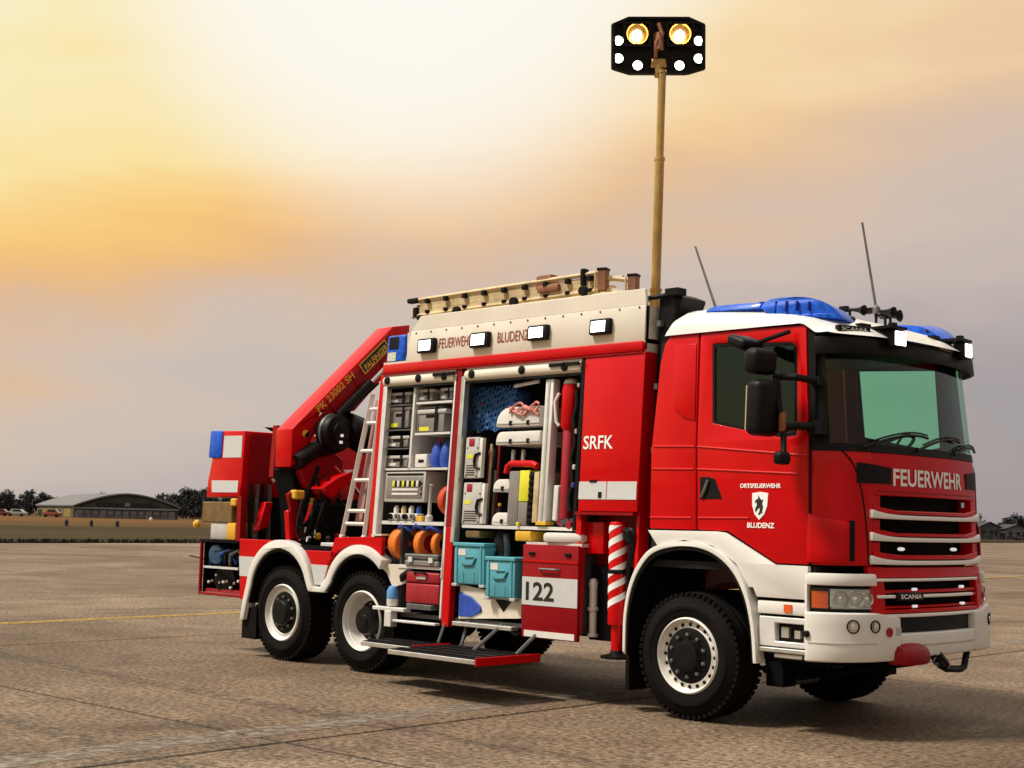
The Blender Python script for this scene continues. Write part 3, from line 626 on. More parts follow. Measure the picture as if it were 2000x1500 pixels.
# steering wheel
bm = B(); cc = Vector((.80, .60, 2.27)); axw = Vector((-.52, 0, .85)).normalized(); s_, t2, _ = frame_of(axw)
ring = [cc + (s_*math.cos(2*math.pi*k/28) + t2*math.sin(2*math.pi*k/28))*.225 for k in range(29)]
tube(bm, ring, .016, 8, caps=False)
for k in (0, 9, 19): tube(bm, [cc - axw*.03, ring[k]], .012, 6)
lathe(bm, [(.07, -.05), (.07, 0), (.02, .01)], cc, axw, 14); tube(bm, [cc, cc - axw*.5], .03, 8)
P('steering_wheel', bm, BLACK)
# windscreen
bm = B(); fpatch(bm, -.845, .845, 2.215, 3.02, 0, -.008, nu=36, nz=6); ws = P('windscreen', bm, GLASSW)
bm = B(); fpatch(bm, -.95, .95, 2.165, 2.225, .004, -.03, nu=36, nz=1); P('windscreen_seal', bm, BLACK)
for y0, y1 in ((-.95, -.10), (-.28, .52), (.38, .98)):
    n = 8; bm = B(); pts = [FP(U(y0+(y1-y0)*k/n), 2.20 + .16*(1-(1-k/n)**1.6) - .06*(k/n)*(1 if y0 > 0 else 0) - .05*(k/n)**3, .028) for k in range(n+1)]
    tube(bm, pts, .011, 6); tube(bm, [q + Vector((-.004, 0, .022)) for q in pts[1:]], .008, 5); P('wiper', bm, BLACK, ws)
# sun visor
bm = B(); fpatch(bm, -.90, .90, lambda u: 2.925 - .05*max(0, abs(u)-.5), lambda u: 3.05, .105, .075, nu=36, nz=2)
fpatch(bm, -.90, .90, 3.02, 3.05, .075, -.02, nu=36, nz=1); P('sun_visor', bm, BLACK, bevel=.01, seg=2)
bm = B(); fpatch(bm, -.93, .93, 2.98, 3.08, .012, -.04, nu=36, nz=1); P('visor_band', bm, BLACK)
# cab roof
def roof_pt(a_, t_):
    pr = [(-.33, 3.17), (-.32, 3.29), (-.29, 3.385), (-.21, 3.43), (.05, 3.425), (.5, 3.375), (.8, 3.335), (1.08, 3.28), (1.30, 3.21), (1.46, 3.135), (1.575, 3.06)]
    k = t_*(len(pr)-1); i = min(int(k), len(pr)-2); f_ = k-i
    x = pr[i][0]+(pr[i+1][0]-pr[i][0])*f_; z = pr[i][1]+(pr[i+1][1]-pr[i][1])*f_
    aa = abs(a_); xs_ = .2 + (x-.2)*(1 - .22*aa**3.2) if x > .2 else x; bz = 3.165 - .085*max(0, min(1, (xs_-1.04)/.12)); zz = bz + (z-bz)*(max(0, 1-aa**6))**.5 if aa < 1 else bz
    y = a_*1.142
    if x > .2: x = .2 + (x-.2)*(1 - .22*aa**3.2)
    return Vector((x, y, zz))
bm = B(); na, nt_ = 44, 40; g = []
for i in range(na+1):
    q = -1 + 2*i/na; q = math.copysign(1-(1-abs(q))**1.5, q)
    g.append([bm.verts.new(roof_pt(q, j/nt_)) for j in range(nt_+1)])
for i in range(na):
    for j in range(nt_): bm.faces.new((g[i][j], g[i+1][j], g[i+1][j+1], g[i][j+1]))
P('cab_roof', bm, WHITE, smooth=50)
for s in (-1, 1):
    # blue warning light housing, long lens on the roof shoulder
    bm = B(); yo = lambda x, z: s*(1.035 - .10*max(0, (x-.9)/.4) - .55*max(0, z-3.34))
    rear_p = [(.00, 3.355), (.03, 3.385), (.09, 3.405), (.30, 3.402), (.50, 3.393), (.565, 3.39), (.565, 3.332)]
    plate(bm, rear_p, [], lambda x, z: (x, yo(x, z), z), lambda x, z: (x, s*.74, z-.02)); bl = P('beacon_lens', bm, BLUEL, bevel=.014, seg=3)
    front_p = smooth_([(.575, 3.335), (.595, 3.385), (.68, 3.412), (.88, 3.405), (1.04, 3.378), (1.16, 3.325), (1.245, 3.25), (1.27, 3.205)], 3) + [(.9, 3.245), (.66, 3.272)]
    bm = B(); plate(bm, front_p, [], lambda x, z: (x, yo(x, z), z), lambda x, z: (x-.01, s*.70, z-.03)); bl = P('beacon_lens', bm, BLUEL, bevel=.016, seg=3)
    for x in (.70, .80, .90, 1.0):
        bm = B(); side(bm, [(x, 3.29-.02*(x-.7)), (x+.012, 3.29-.02*(x-.7)), (x+.012, 3.385-.10*(x-.7)), (x, 3.385-.10*(x-.7))], [], 0, 1)
        for v in bm.verts: v.co.y = yo(v.co.x, v.co.z) + s*(.004 if v.co.y < .5 else -.02)
        P('lens_rib', bm, BLUED, bl)
    for x in (.16, .28, .45): bm = B(); lathe(bm, [(.026, 0), (.026, .02), (0, .028)], (x, s*.84, 3.402), (0, 0, 1), 10); P('beacon_stud', bm, BLUED, bl)
# horns and antennas on the roof
for k, (x, y, l) in enumerate(((.92, -.18, .26), (1.05, .02, .30), (1.02, .22, .26), (1.0, .34, .2))):
    bm = B(); d = Vector((.86, -.1, -.12)).normalized(); q0 = Vector((x-.1, y, 3.41)); l *= .8
    lathe(bm, [(.012, 0), (.014, l*.5), (.022, l*.75), (.045, l), (.04, l), (.0, l*.8)], q0, d, 14); tube(bm, [q0 + d*.06, q0 + d*.06 + Vector((0, 0, -.1))], .012, 6); obox(bm, q0, (.07, .05, .05)); P('roof_horn', bm, BLACK)
bm = B(); tube(bm, [(-.25, -.5, 3.42), (-.51, -.5, 4.06)], [.012, .009], 6); lathe(bm, [(.035, 0), (.03, .05), (.012, .07)], (-.25, -.5, 3.41), (0, 0, 1), 12); P('antenna', bm, STEEL)
bm = B(); tube(bm, [(1.02, 0.0, 3.40), (.885, 0.0, 4.175)], [.012, .009], 6); lathe(bm, [(.035, 0), (.03, .05), (.012, .07)], (1.02, 0, 3.38), (0, 0, 1), 12); P('antenna', bm, STEEL)
# two lit spotlights on brackets above the visor
for y, z in ((-.64, 3.06), (.52, 3.075)):
    u = U(y); c0 = FP(u, z, .14); n = (FP(u, z, .3)-FP(u, z, .2)).normalized(); sd_ = Vector((-n.y, n.x, 0)); M3 = Matrix((n, sd_, Vector((0, 0, 1)))).transposed()
    bm = B(); obox(bm, c0, (.10, .155, .135), M3); sl = P('spot_lamp', bm, BLACK, bevel=.012, seg=2)
    bm = B(); obox(bm, c0 + n*.052, (.012, .125, .108), M3); P('spot_lens', bm, LIT, sl)
    bm = B(); obox(bm, c0 + Vector((0, 0, .085)) - n*.08 - sd_*.02, (.26, .22, .022), M3); obox(bm, c0 + Vector((0, 0, .10)) - n*.02, (.05, .05, .06), M3); obox(bm, c0 + Vector((0, 0, .07)) - n*.18 - sd_*.16, (.06, .12, .10), M3); P('lamp_bracket', bm, BLACK, sl)
bm = B(); c0 = FP(-.69, 3.115, .05); n = (FP(-.69, 3.13, .3)-FP(-.69, 3.13, .2)).normalized(); M3 = Matrix((n, Vector((-n.y, n.x, 0)), Vector((0, 0, 1)))).transposed()
obox(bm, c0, (.05, .30, .055), M3); pl = P('name_plate', bm, BLACK, bevel=.006)
text('SCANIA', .24, .028, lambda a_, b_: c0 + n*.027 + M3 @ Vector((0, a_-.12, b_-.014)), TXTW, pl)
for y in (-.95, .15): 
    bm = B(); q = FP(U(y), 3.19, -.04); lathe(bm, [(.022, 0), (.02, .012), (0, .014)], q + Vector((.05, 0, .02)), (.8, 0, .6), 10); P('marker_lamp', bm, BLACK)
# ---- grille
bm = B(); fpatch(bm, -.60, .60, 1.26, 2.16, -.11, -.16, nz=2, nu=24); P('grille_backing', bm, DARK)
rows = [(1.995, 2.165), (1.865, 2.0)]
def strip_f(name, y0, y1, z0, z1, M, o0=.0, o1=-.05, bevel=.006, parent=None, nu=None): 
    bm = B(); fpatch(bm, U(y0), U(y1), z0, z1, o0, o1, nu=nu or 24, nz=2); return P(name, bm, M, parent, bevel=bevel)
gp = strip_f('grille_panel', -.85, .85, 1.835, 2.165, RED)
text('FEUERWEHR', 1.13, .135, lambda a_, b_: FP(U(-.61+a_), 1.912+b_, .006), TXTW, gp, weight=.022)
strip_f('bonnet_line', -.80, .80, 1.862, 1.872, DRED, .003, -.01, bevel=0, parent=gp)
for s in (-1, 1):
    q = [(.62, 1.94), (.99, 1.925), (1.02, 2.06), (.64, 2.045)]
    bm = B(); fpatch(bm, s*U(.635), s*U(1.0), lambda u: 1.925, lambda u: 2.05 + .03*(abs(u)-.44)/.25, .008, -.03, nu=8); P('air_vent', bm, BLACK, gp)
for zt, zs, zb in ((1.835, 1.722, 1.650), (1.650, 1.548, 1.478), (1.478, 1.378, 1.300)):
    # each band: dark slot between zs and zt, red lip, pale bar below
    for s in (-1, 1):
        bm = B(); fpatch(bm, s*U(.76), s*U(.85), zs, zt, 0, -.12, nu=5); P('grille_cheek', bm, RED, bevel=.006)
    bm = B(); fpatch(bm, -U(.85), U(.85), zb+.045, lambda u: zs - .0 + .03*max(0, (abs(u)-.40)/.2), .012, -.12, nu=24); P('grille_lip', bm, RED, bevel=.006)
    bm = B(); fpatch(bm, -U(.885), U(.885), lambda u: zb + .002 + .006*(abs(u)/.6)**4, lambda u: zb + .036 + .032*(abs(u)/.6)**6, .035, -.02, nu=30); P('grille_bar', bm, BARW, bevel=.008, seg=2)
for y in (-.50, .33):
    bm = B(); c0 = FP(U(y), 1.425, -.015); lathe(bm, [(.0, .0), (.042, .0), (.038, .02), (.02, .03), (0, .03)], c0, (1, 0, 0), 16)
    for v in bm.verts: v.co.z = c0.z + (v.co.z-c0.z)*.35
    P('flash_lamp', bm, LITD)
bm = B(); q = FP(U(.55), 1.79, -.01); obox(bm, q, (.02, .05, .04)); P('grille_badge', bm, CHROME)
# ---- lower grille between the headlights
bm = B(); fpatch(bm, -.615, .60, .86, 1.285, -.09, -.14, nu=24); lg = P('lower_grille_backing', bm, DARK)
bm = B(); fpatch(bm, U(-.64), U(-.30), 1.033, 1.094, .034, .0, nu=8); P('badge_plate', bm, BLACK, lg, bevel=.006)
for z0, z1, w0, w1, M, o_ in ((1.205, 1.285, -.90, .86, RED, .0), (1.05, 1.075, -.80, .80, RED, -.005), (.935, .965, -.84, .80, RED, .0)):
    strip_f('lower_grille_rib', w0, w1, z0, z1, M, o_, -.06)
for z0, z1 in ((1.088, 1.112), (.972, .99)): strip_f('lower_grille_rib', -.80, .78, z0, z1, RED, -.01, -.08)
for z0, z1, w0, w1 in ((1.178, 1.200, -.86, .72), (1.052, 1.076, -.84, .60), (.905, .930, -.82, .80)):
    strip_f('lower_grille_bar', w0, w1, z0, z1, BARW, .022, -.03)
for s in (-1, 1):
    bm = B(); fpatch(bm, s*U(.74), s*U(.895), .925, 1.29, .004, -.06, nu=5); P('grille_cheek', bm, RED, bevel=.008)
text('SCANIA', .27, .035, lambda a_, b_: FP(U(-.60+a_), 1.046+b_, .038), TXTW, lg, weight=.02)
for y, z in ((-.36, 1.115), (.42, 1.125), (-.36, .985), (.42, .99)):
    bm = B(); obox(bm, FP(U(y), z, -.01), (.02, .07, .022)); P('flash_lamp', bm, LITD, bevel=.006)
# ---- bumper
bm = B(); fpatch(bm, -1.0, -.435, lambda u: .575+.015*(1-abs(u)), lambda u: .945 - .045*max(0, (.62-abs(u))/.2), .045, -.06, nu=22, nz=4); P('bumper', bm, WHITE, bevel=.014, seg=3)
bm = B(); fpatch(bm, .40, 1.0, lambda u: .60, lambda u: .925 + .04*min(1, max(0, (abs(u)-.5)/.1)), .045, -.06, nu=22, nz=4); P('bumper', bm, WHITE, bevel=.014, seg=3)
bm = B(); fpatch(bm, -.432, .397, .60, .785, .038, -.06, nu=18, nz=3); P('bumper', bm, WHITE, bevel=.014, seg=3)
bm = B(); fpatch(bm, -.43, .40, .775, .91, -.02, -.10, nu=18); P('bumper_intake', bm, BLACK)
strip_f('bumper_lip', -.58, .52, .690, .700, LGREY, .044, .03, bevel=0)
bm = B(); fpatch(bm, -.98, -.62, .715, .722, .049, .04, nu=14, nz=1); P('bumper_lip', bm, LGREY)
bm = B(); fpatch(bm, .62, .95, .735, .742, .049, .04, nu=14, nz=1); P('bumper_lip', bm, LGREY)
for s in (-1, 1):
    bm = B(); fpatch(bm, s*1.0, s*.605, 1.145, 1.235, .03, -.06, nu=16); P('headlight_surround', bm, WHITE, bevel=.01, seg=2)
    bm = B(); fpatch(bm, s*1.0, s*.605, .945, 1.147, -.015, -.08, nu=16); P('headlight_housing', bm, BLACK)
    bm = B(); fpatch(bm, s*1.0, s*.985, .945, 1.147, .03, -.06, nu=2); P('headlight_surround', bm, WHITE)
    bm = B(); fpatch(bm, s*.625, s*.975, .965, 1.125, .010, .004, nu=12); hl = P('headlight', bm, glass('headlight_glass', (.95, .96, .95)))
    bm = B(); fpatch(bm, s*.63, s*.855, .985, 1.118, -.008, -.014, nu=10, nz=3); P('reflector_panel', bm, LENS, hl)
    bm = B(); fpatch(bm, s*.865, s*.965, .975, 1.10, .0, -.02, nu=5); P('indicator_lens', bm, AMBER, hl)
    for uu, rr in ((.80, .062), (.72, .066), (.655, .05)):
        c0 = FP(s*uu, 1.045, -.004); n = (FP(s*uu, 1.045, .1)-FP(s*uu, 1.045, 0)).normalized()
        bm = B(); lathe(bm, [(rr, .02), (rr*.8, -.01), (rr*.4, -.03), (0.001, -.035)], c0, n, 20, caps=False); P('reflector', bm, CHROME, hl)
        bm = B(); lathe(bm, [(.022, -.03), (.026, .0), (.015, .012), (0, .016)], c0, n, 12); P('bulb', bm, LENS, hl)
    bm = B(); fpatch(bm, s*.625, s*.85, .972, .985, .0, -.02, nu=6); P('chrome_edge', bm, CHROME, hl)
    for y, z, r_ in ((1.06, .845, .052), (.90, .845, .048)):
        u = s*U(y); c0 = FP(u, z, .045); n = (FP(u, z, .1)-FP(u, z, 0)).normalized()
        bm = B(); lathe(bm, [(r_, -.01), (r_, .006), (r_*.85, .01), (r_*.8, -.004), (0, -.004)], c0, n, 20); fl = P('fog_lamp', bm, BLACK)
        bm = B(); lathe(bm, [(r_*.6, -.002), (r_*.5, .012), (0, .016)], c0, n, 16); P('lamp_lens', bm, LENS, fl)
c0 = FP(-.985, .78, .05); bm = B(); obox(bm, c0, (.05, .03, .05)); P('bumper_socket', bm, BLACK, bevel=.01)
u = U(-.76); c0 = FP(u, .80, .047); n = (FP(u, .8, .1)-FP(u, .8, 0)).normalized(); bm = B(); lathe(bm, [(.035, -.005), (.035, .008), (.022, .008), (.022, .003), (0, .003)], c0, n, 18); P('roundel', bm, CASER)
u = U(-.65); bm = B(); fpatch(bm, u-.02, u+.02, .775, .835, .049, .03, nu=2); P('sticker', bm, LGREY)
u = .94; bm = B(); fpatch(bm, u-.02, u+.02, .80, .89, .05, .03, nu=2); P('bumper_slot', bm, BLACK)
# red winch cover and tow coupling under the bumper
bm = B(); cw = Vector((1.59, -.50, .605))
for i in range(1): lathe(bm, [(.001, -.21), (.05, -.205), (.085, -.18), (.105, -.10), (.11, 0), (.105, .10), (.085, .18), (.05, .205), (.001, .21)], cw, (0, 1, 0), 20, caps=False)
for v in bm.verts: v.co.z = max(v.co.z, .55)
wc = P('winch_cover', bm, DRED, bevel=0)
bm = B()
for k in range(4): tube(bm, [Vector((1.62, -.14+k*.06, .56-.015*k)) + Vector((.0, .035*math.cos(q*1.05), .028*math.sin(q*1.05))) for q in range(7)], .010, 6)
P('tow_chain', bm, STEEL, wc)
bm = B(); tube(bm, [(1.60, -.18, .62), (1.62, -.05, .52), (1.60, .06, .485), (1.58, .34, .465), (1.57, .42, .48), (1.55, .52, .62)], .028, 8); tube(bm, [(1.60, -.1, .60), (1.60, .02, .52)], .05, 8); P('tow_frame', bm, BLACK)
# ---- mirrors
mr = bpy.data.objects.new('mirror', None); C.objects.link(mr); mr.parent = T_
def rbox(bm, c, s, rotz=0, tilt=0): obox(bm, c, s, (Matrix.Rotation(rotz, 3, 'Z') @ Matrix.Rotation(tilt, 3, 'Y')))
for c_, s_, tl, nm in (((.93, -1.50, 2.475), (.17, .27, .43), .04, 'main_mirror'), ((.90, -1.50, 2.835), (.16, .26, .20), .1, 'wide_mirror'), ((.70, -1.42, 3.0), (.20, .24, .09), .35, 'kerb_mirror'), ((1.10, -1.50, 2.09), (.09, .13, .10), 0, 'front_mirror')):
    bm = B(); rbox(bm, c_, s_, R(-8), tl); mo = P(nm, bm, BLACK, mr, bevel=min(s_)*.36, seg=4)
for x, y, z, sx, sz in ((.852, -1.50, 2.475, .20, .34), (.832, -1.5, 2.835, .18, .12)):
    bm = B(); rbox(bm, (x, y, z), (.012, sx, sz), R(-8), .04); P('mirror_glass', bm, CHROME, mr)
bm = B(); tube(bm, [(.95, -1.40, 2.725), (1.10, -1.33, 2.72), (1.17, -1.15, 2.70)], .028, 8); tube(bm, [(.98, -1.42, 2.32), (1.12, -1.33, 2.345), (1.20, -1.16, 2.34)], .032, 8); obox(bm, (1.20, -1.17, 2.34), (.12, .10, .11)); obox(bm, (1.17, -1.13, 2.70), (.07, .07, .07)); tube(bm, [(1.0, -1.42, 2.70), (1.03, -1.44, 2.5), (1.06, -1.42, 2.30), (1.10, -1.48, 2.12)], .024, 8); tube(bm, [(.78, -1.38, 3.0), (.95, -1.18, 3.10)], .02, 6); P('mirror_arm', bm, BLACK, mr)
bm = B(); rbox(bm, (1.055, -1.43, 2.37), (.05, .05, .15), 0, 0); P('indicator_repeater', bm, mat('amber_dark', (.30, .09, .03), .4), mr, bevel=.015, seg=2)
# ---- cab lettering
def side_txt(s, x, z, w, h, M, parent=None, weight=.01, y=-1.256): return text(s, w, h, lambda a_, b_: lean((x+a_, y, z+b_)), M, parent or T_, weight=weight)
side_txt('ORTSFEUERWEHR', .505, 1.875, .385, .036, TXTW, weight=.03, y=-1.2565); side_txt('BLUDENZ', .59, 1.562, .255, .042, TXTW, weight=.03, y=-1.2565)
sh = lambda k, y: [(.70+k*q[0], 1.735+k*q[1]) for q in ((-.075, .10), (0, .11), (.075, .10), (.07, .0), (.045, -.065), (0, -.11), (-.045, -.065), (-.07, 0))]
bm = B(); side(bm, sh(1, 0), [], -1.2565, -1.25); cr_ = P('crest', bm, TXTW, lean_=True, label='white shield crest with a black rearing beast on the door')
bm = B(); side(bm, [(.70+x, 1.735+z) for x, z in ((-.012, -.07), (.0, -.045), (.006, -.012), (-.022, -.03), (-.03, -.055), (-.042, -.03), (-.026, .005), (-.03, .03), (-.045, .02), (-.04, .045), (-.018, .055), (-.012, .085), (0, .06), (.018, .045), (.032, .052), (.024, .02), (.034, -.012), (.026, -.045), (.034, -.062), (.014, -.055), (.008, -.07))], [], -1.2585, -1.25); P('crest_figure', bm, TXTB, cr_, lean_=True)

# ================================================================== BODY
bm = B(); side(bm, [(-1.24, 3.05), (-.55, 3.05), (-.55, 1.67), (-1.225, 1.67)]); fp_ = P('front_side_panel', bm, RED, lean_=True, bevel=.008, seg=2)
for x0, x1 in ((-1.225, -.905), (-.895, -.565)):
    bm = B(); side(bm, [(x0, 1.775), (x1, 1.775), (x1, 1.93), (x0, 1.93)], [], -1.2545, -1.24); P('reflective_strip', bm, REFL, fp_, lean_=True)
bm = B(); side(bm, [(-1.10, 1.925), (-1.02, 1.925), (-1.02, 1.945), (-1.10, 1.945)], [], -1.262, -1.25); side(bm, [(-.99, 1.79), (-.955, 1.79), (-.955, 1.84), (-.99, 1.84)], [], -1.262, -1.25); P('latch', bm, BLACK, fp_, lean_=True)
side_txt('SRFK', -1.20, 2.215, .345, .12, TXTW, fp_, weight=.012)
bm = B(); box(bm, -.58, -.548, -1.21, 1.21, 1.0, 3.05); P('body_front_wall', bm, RED, lean_=True)
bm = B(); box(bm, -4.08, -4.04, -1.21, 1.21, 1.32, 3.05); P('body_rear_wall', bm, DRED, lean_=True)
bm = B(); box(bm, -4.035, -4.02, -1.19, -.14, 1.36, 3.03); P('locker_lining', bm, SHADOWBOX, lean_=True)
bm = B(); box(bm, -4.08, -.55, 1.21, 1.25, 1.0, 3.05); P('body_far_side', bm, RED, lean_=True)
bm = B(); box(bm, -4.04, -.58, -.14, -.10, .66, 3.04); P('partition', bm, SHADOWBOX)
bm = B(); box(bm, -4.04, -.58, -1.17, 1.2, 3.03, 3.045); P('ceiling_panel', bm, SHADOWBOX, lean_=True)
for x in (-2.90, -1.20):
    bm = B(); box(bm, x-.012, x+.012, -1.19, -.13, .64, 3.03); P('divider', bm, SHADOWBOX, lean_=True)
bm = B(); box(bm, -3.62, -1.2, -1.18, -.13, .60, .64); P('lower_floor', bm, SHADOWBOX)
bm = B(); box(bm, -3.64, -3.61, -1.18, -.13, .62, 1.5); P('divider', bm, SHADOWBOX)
# red recess behind the outrigger
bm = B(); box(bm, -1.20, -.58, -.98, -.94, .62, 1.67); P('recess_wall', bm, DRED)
bm = B(); side(bm, [(-1.235, 1.64), (-.57, 1.64), (-.57, 1.665), (-1.235, 1.665)], [], -1.24, -.95); P('recess_lip', bm, DRED)
bm = B(); side(bm, [(-1.21, 1.30), (-.99, 1.30), (-.99, 1.58), (-1.21, 1.58)], [], -1.13, -1.0); P('recess_panel', bm, RED, bevel=.012, seg=2)
bm = B(); box(bm, -1.20, -.62, -1.06, -.6, .55, 1.2); P('recess_box', bm, DARK)
# top trim, white gallery, roof
bm = B(); side(bm, [(-4.06, 3.05), (-.57, 3.055), (-.57, 3.15), (-4.06, 3.15)], [], -1.268, -1.18); P('top_rail', bm, RED, lean_=True, bevel=.02, seg=2)
bm = B(); side(bm, [(-4.04, 3.035), (-.57, 3.04), (-.57, 3.052), (-4.04, 3.05)], [], -1.262, -1.18); P('top_rail', bm, DRED, lean_=True)
bm = B(); side(bm, [(-3.72, 3.15), (-.57, 3.15), (-.57, 3.465), (-3.66, 3.475)], [], -1.25, -1.18); ga = P('roof_gallery', bm, CREAM, lean_=True, bevel=.008, seg=2)
bm = B(); plate(bm, [(-3.66, 3.472), (-.57, 3.462), (-.60, 3.61), (-3.54, 3.62)], [], lambda x, z: (x, -1.10+.06*(z-3.47), z), lambda x, z: (x, -1.06+.06*(z-3.47), z)); P('roof_coaming', bm, CREAM, bevel=.006)
bm = B(); box(bm, -4.06, -.57, -1.12, 1.12, 3.13, 3.17); box(bm, -3.70, -.57, 1.08, 1.12, 3.15, 3.6); box(bm, -3.72, -3.68, -1.10, 1.12, 3.15, 3.46); P('roof_deck', bm, CREAM)
bm = B(); box(bm, -.61, -.57, -1.10, 1.10, 3.05, 3.46); P('gallery_front', bm, CREAM)
side_txt('FEUERWEHR', -3.215, 3.262, .475, .10, TXTR, ga, weight=.0); side_txt('BLUDENZ', -2.385, 3.258, .415, .10, TXTR, ga, weight=.0)
for x0, x1, z0, z1 in ((-3.495, -3.25, 3.225, 3.372), (-2.728, -2.475, 3.225, 3.375), (-1.948, -1.70, 3.238, 3.38), (-1.175, -.94, 3.232, 3.375)):
    bm = B(); side(bm, [(x0, z0), (x1, z0), (x1, z1), (x0, z1)], [], -1.31, -1.24); wl = P('work_light', bm, BLACK, lean_=True, bevel=.014, seg=2)
    bm = B(); side(bm, [(x0+.03, z0+.025), (x1-.045, z0+.025), (x1-.045, z1-.022), (x0+.03, z1-.022)], [], -1.314, -1.30); P('work_light_lens', bm, LIT, wl, lean_=True)
for k in range(14):
    bm = B(); lathe(bm, [(.011, 0), (.009, .005), (0, .006)], lean((-3.58+k*.226, -1.251, 3.445)), (0, -1, .06), 8); P('rivet', bm, STEEL, ga)
# rear corner beacon
bm = B(); side(bm, [(-4.03, 3.165), (-3.745, 3.165), (-3.745, 3.45), (-4.03, 3.45)], [], -1.25, -1.0); bo = P('corner_beacon', bm, BLUEL, lean_=True, bevel=.025, seg=3)
bm = B(); side(bm, [(-3.99, 3.30), (-3.84, 3.30), (-3.84, 3.43), (-3.99, 3.43)], [], -1.256, -1.24); P('beacon_bulb', bm, BLACK, bo, lean_=True, bevel=.004); 
bm = B(); side(bm, [(-4.0, 3.18), (-3.87, 3.18), (-3.87, 3.27), (-4.0, 3.27)], [], -1.255, -1.24); P('beacon_bulb', bm, LENS, bo, lean_=True)
# snorkel between cab and body
bm = B(); side(bm, [(-.54, 3.56), (-.40, 3.57), (-.28, 3.52), (-.42, 3.20), (-.445, 2.2), (-.43, 1.3), (-.54, 1.3)], [], -1.10, -.70); P('air_intake', bm, BLACK, lean_=True, bevel=.015)
bm = B(); tube(bm, [(-1.20, -1.03, 3.50), (-.42, -1.0, 3.545)], .022, 8); obox(bm, (-.33, -1.0, 3.56), (.14, .12, .06)); P('roof_strut', bm, BLACK)
for z in (3.3, 2.75, 2.2):
    bm = B(); obox(bm, lean((-.49, -1.13, z)), (.04, .05, .05)); P('gap_clip', bm, STEEL)
# door posts and shutter guides
def post(x0, x1, z0, z1, y0, M, nm): bm = B(); side(bm, [(x0, z0), (x1, z0), (x1, z1), (x0, z1)], [], y0, y0+.08); return P(nm, bm, M, lean_=True, bevel=.006)
post(-2.935, -2.862, 1.50, 3.04, -1.245, DRED, 'post'); post(-2.958, -2.937, 1.0, 2.98, -1.25, LALU, 'shutter_guide'); post(-2.858, -2.805, 1.35, 2.96, -1.25, ALU, 'shutter_guide')
post(-2.93, -2.83, .55, 1.50, -1.247, RED, 'post'); post(-2.958, -2.932, .62, 1.5, -1.252, WHITE, 'shutter_guide')
post(-4.035, -3.975, 1.36, 2.97, -1.25, LALU, 'shutter_guide'); post(-4.10, -4.038, 1.36, 3.04, -1.246, RED, 'post')
post(-1.285, -1.245, 1.50, 3.03, -1.248, BLACK, 'shutter_guide'); post(-1.245, -1.185, .60, 1.67, -1.246, RED, 'post')
def roller(x0, x1, z):
    r_ = bpy.data.objects.new('roller_shutter', None); C.objects.link(r_); r_.parent = T_
    bm = B(); a_ = lean((x0, -1.205, z)); b2 = lean((x1, -1.205, z)); tube(bm, [a_, b2], .062, 20); P('shutter_roll', bm, CREAM, r_)
    bm = B(); box(bm, x0, x1, -1.235, -1.10, z+.055, z+.075); P('shutter_housing', bm, LALU, r_, lean_=True)
    bm = B(); box(bm, x0, x1, -1.245, -1.225, z-.075, z-.052); P('shutter_rail', bm, BLACK, r_, lean_=True)
    for f_ in (.07, .52, .88):
        bm = B(); c_ = lean((x0+(x1-x0)*f_, -1.268, z+.01)); lathe(bm, [(.042, 0), (.042, .012), (.025, .02), (0, .02)], c_, (0, -1, 0), 12)
        if f_ > .8: obox(bm, c_ + Vector((0, -.01, .02)), (.30*(x1-x0)**.5, .02, .03))
        P('shutter_catch', bm, BLACK, r_)
roller(-4.03, -2.96, 2.965); roller(-2.80, -1.29, 2.962)
# shelves
def shelf(x0, x1, z, d=.05, th=.022, M=LALU, dep=.85):
    xa, za = ins(x0, z, d); xb, _z = ins(x1, z, d); bm = B(); box(bm, xa, xb, -1.25+d, -1.25+d+dep, za-th/2, za+th/2); return P('shelf', bm, M, lean_=True)
shelf(-3.49, -2.96, 2.722); shelf(-3.48, -2.96, 2.412); shelf(-3.94, -2.96, 2.062); shelf(-3.95, -2.96, 1.525, th=.035, M=LALU)
shelf(-3.93, -3.56, 2.715, th=.012, M=STEEL); shelf(-3.92, -3.55, 2.46, th=.012, M=STEEL); shelf(-3.91, -3.54, 2.27, th=.012, M=STEEL)
shelf(-2.70, -1.28, 1.51, th=.03); 
xa, za = ins(-3.53, 2.5, .05); bm = B(); box(bm, xa-.014, xa+.014, -1.20, -.35, 2.06, 2.9); P('shelf_upright', bm, LALU, lean_=True)
bm = B(); box(bm, -3.62, -2.95, -1.22, -.2, 1.08, 1.105); P('shelf', bm, LALU)
bm = B(); side(bm, [(-3.95, 1.105), (-3.46, 1.115), (-3.52, .93), (-3.62, .90), (-3.70, .88), (-3.80, 1.02)], [], -1.21, -1.17); P('arch_ledge', bm, CREAM, bevel=.006)
# lower slide-out rails
bm = B(); box(bm, -3.90, -3.42, -1.30, -1.2, .655, .69); box(bm, -3.70, -3.60, -1.31, -1.22, .50, .655); box(bm, -3.70, -2.97, -1.29, -1.22, .55, .575); P('slide_rail', bm, LALU, bevel=.005)
bm = B(); box(bm, -3.42, -3.05, -1.27, -.8, .69, .74); P('slide_rail', bm, STEEL, bevel=.005)
bm = B(); side(bm, [(-2.735, .635), (-1.905, .69), (-1.9, .865), (-2.72, .96)], [], -1.20, -1.15); tb = P('tool_board', bm, CREAM)
bm = B(); side(bm, [(-2.73, .66), (-2.55, .66), (-2.41, .72), (-2.43, .77), (-2.55, .85), (-2.73, .89)], [], -1.215, -1.19); P('tool_board_cutout', bm, BLUEB, tb, bevel=.01)
bm = B(); side(bm, [(-2.24, .845), (-2.02, .845), (-2.13, .735)], [], -1.206, -1.19); P('tool_board_mark', bm, BLACK, tb)
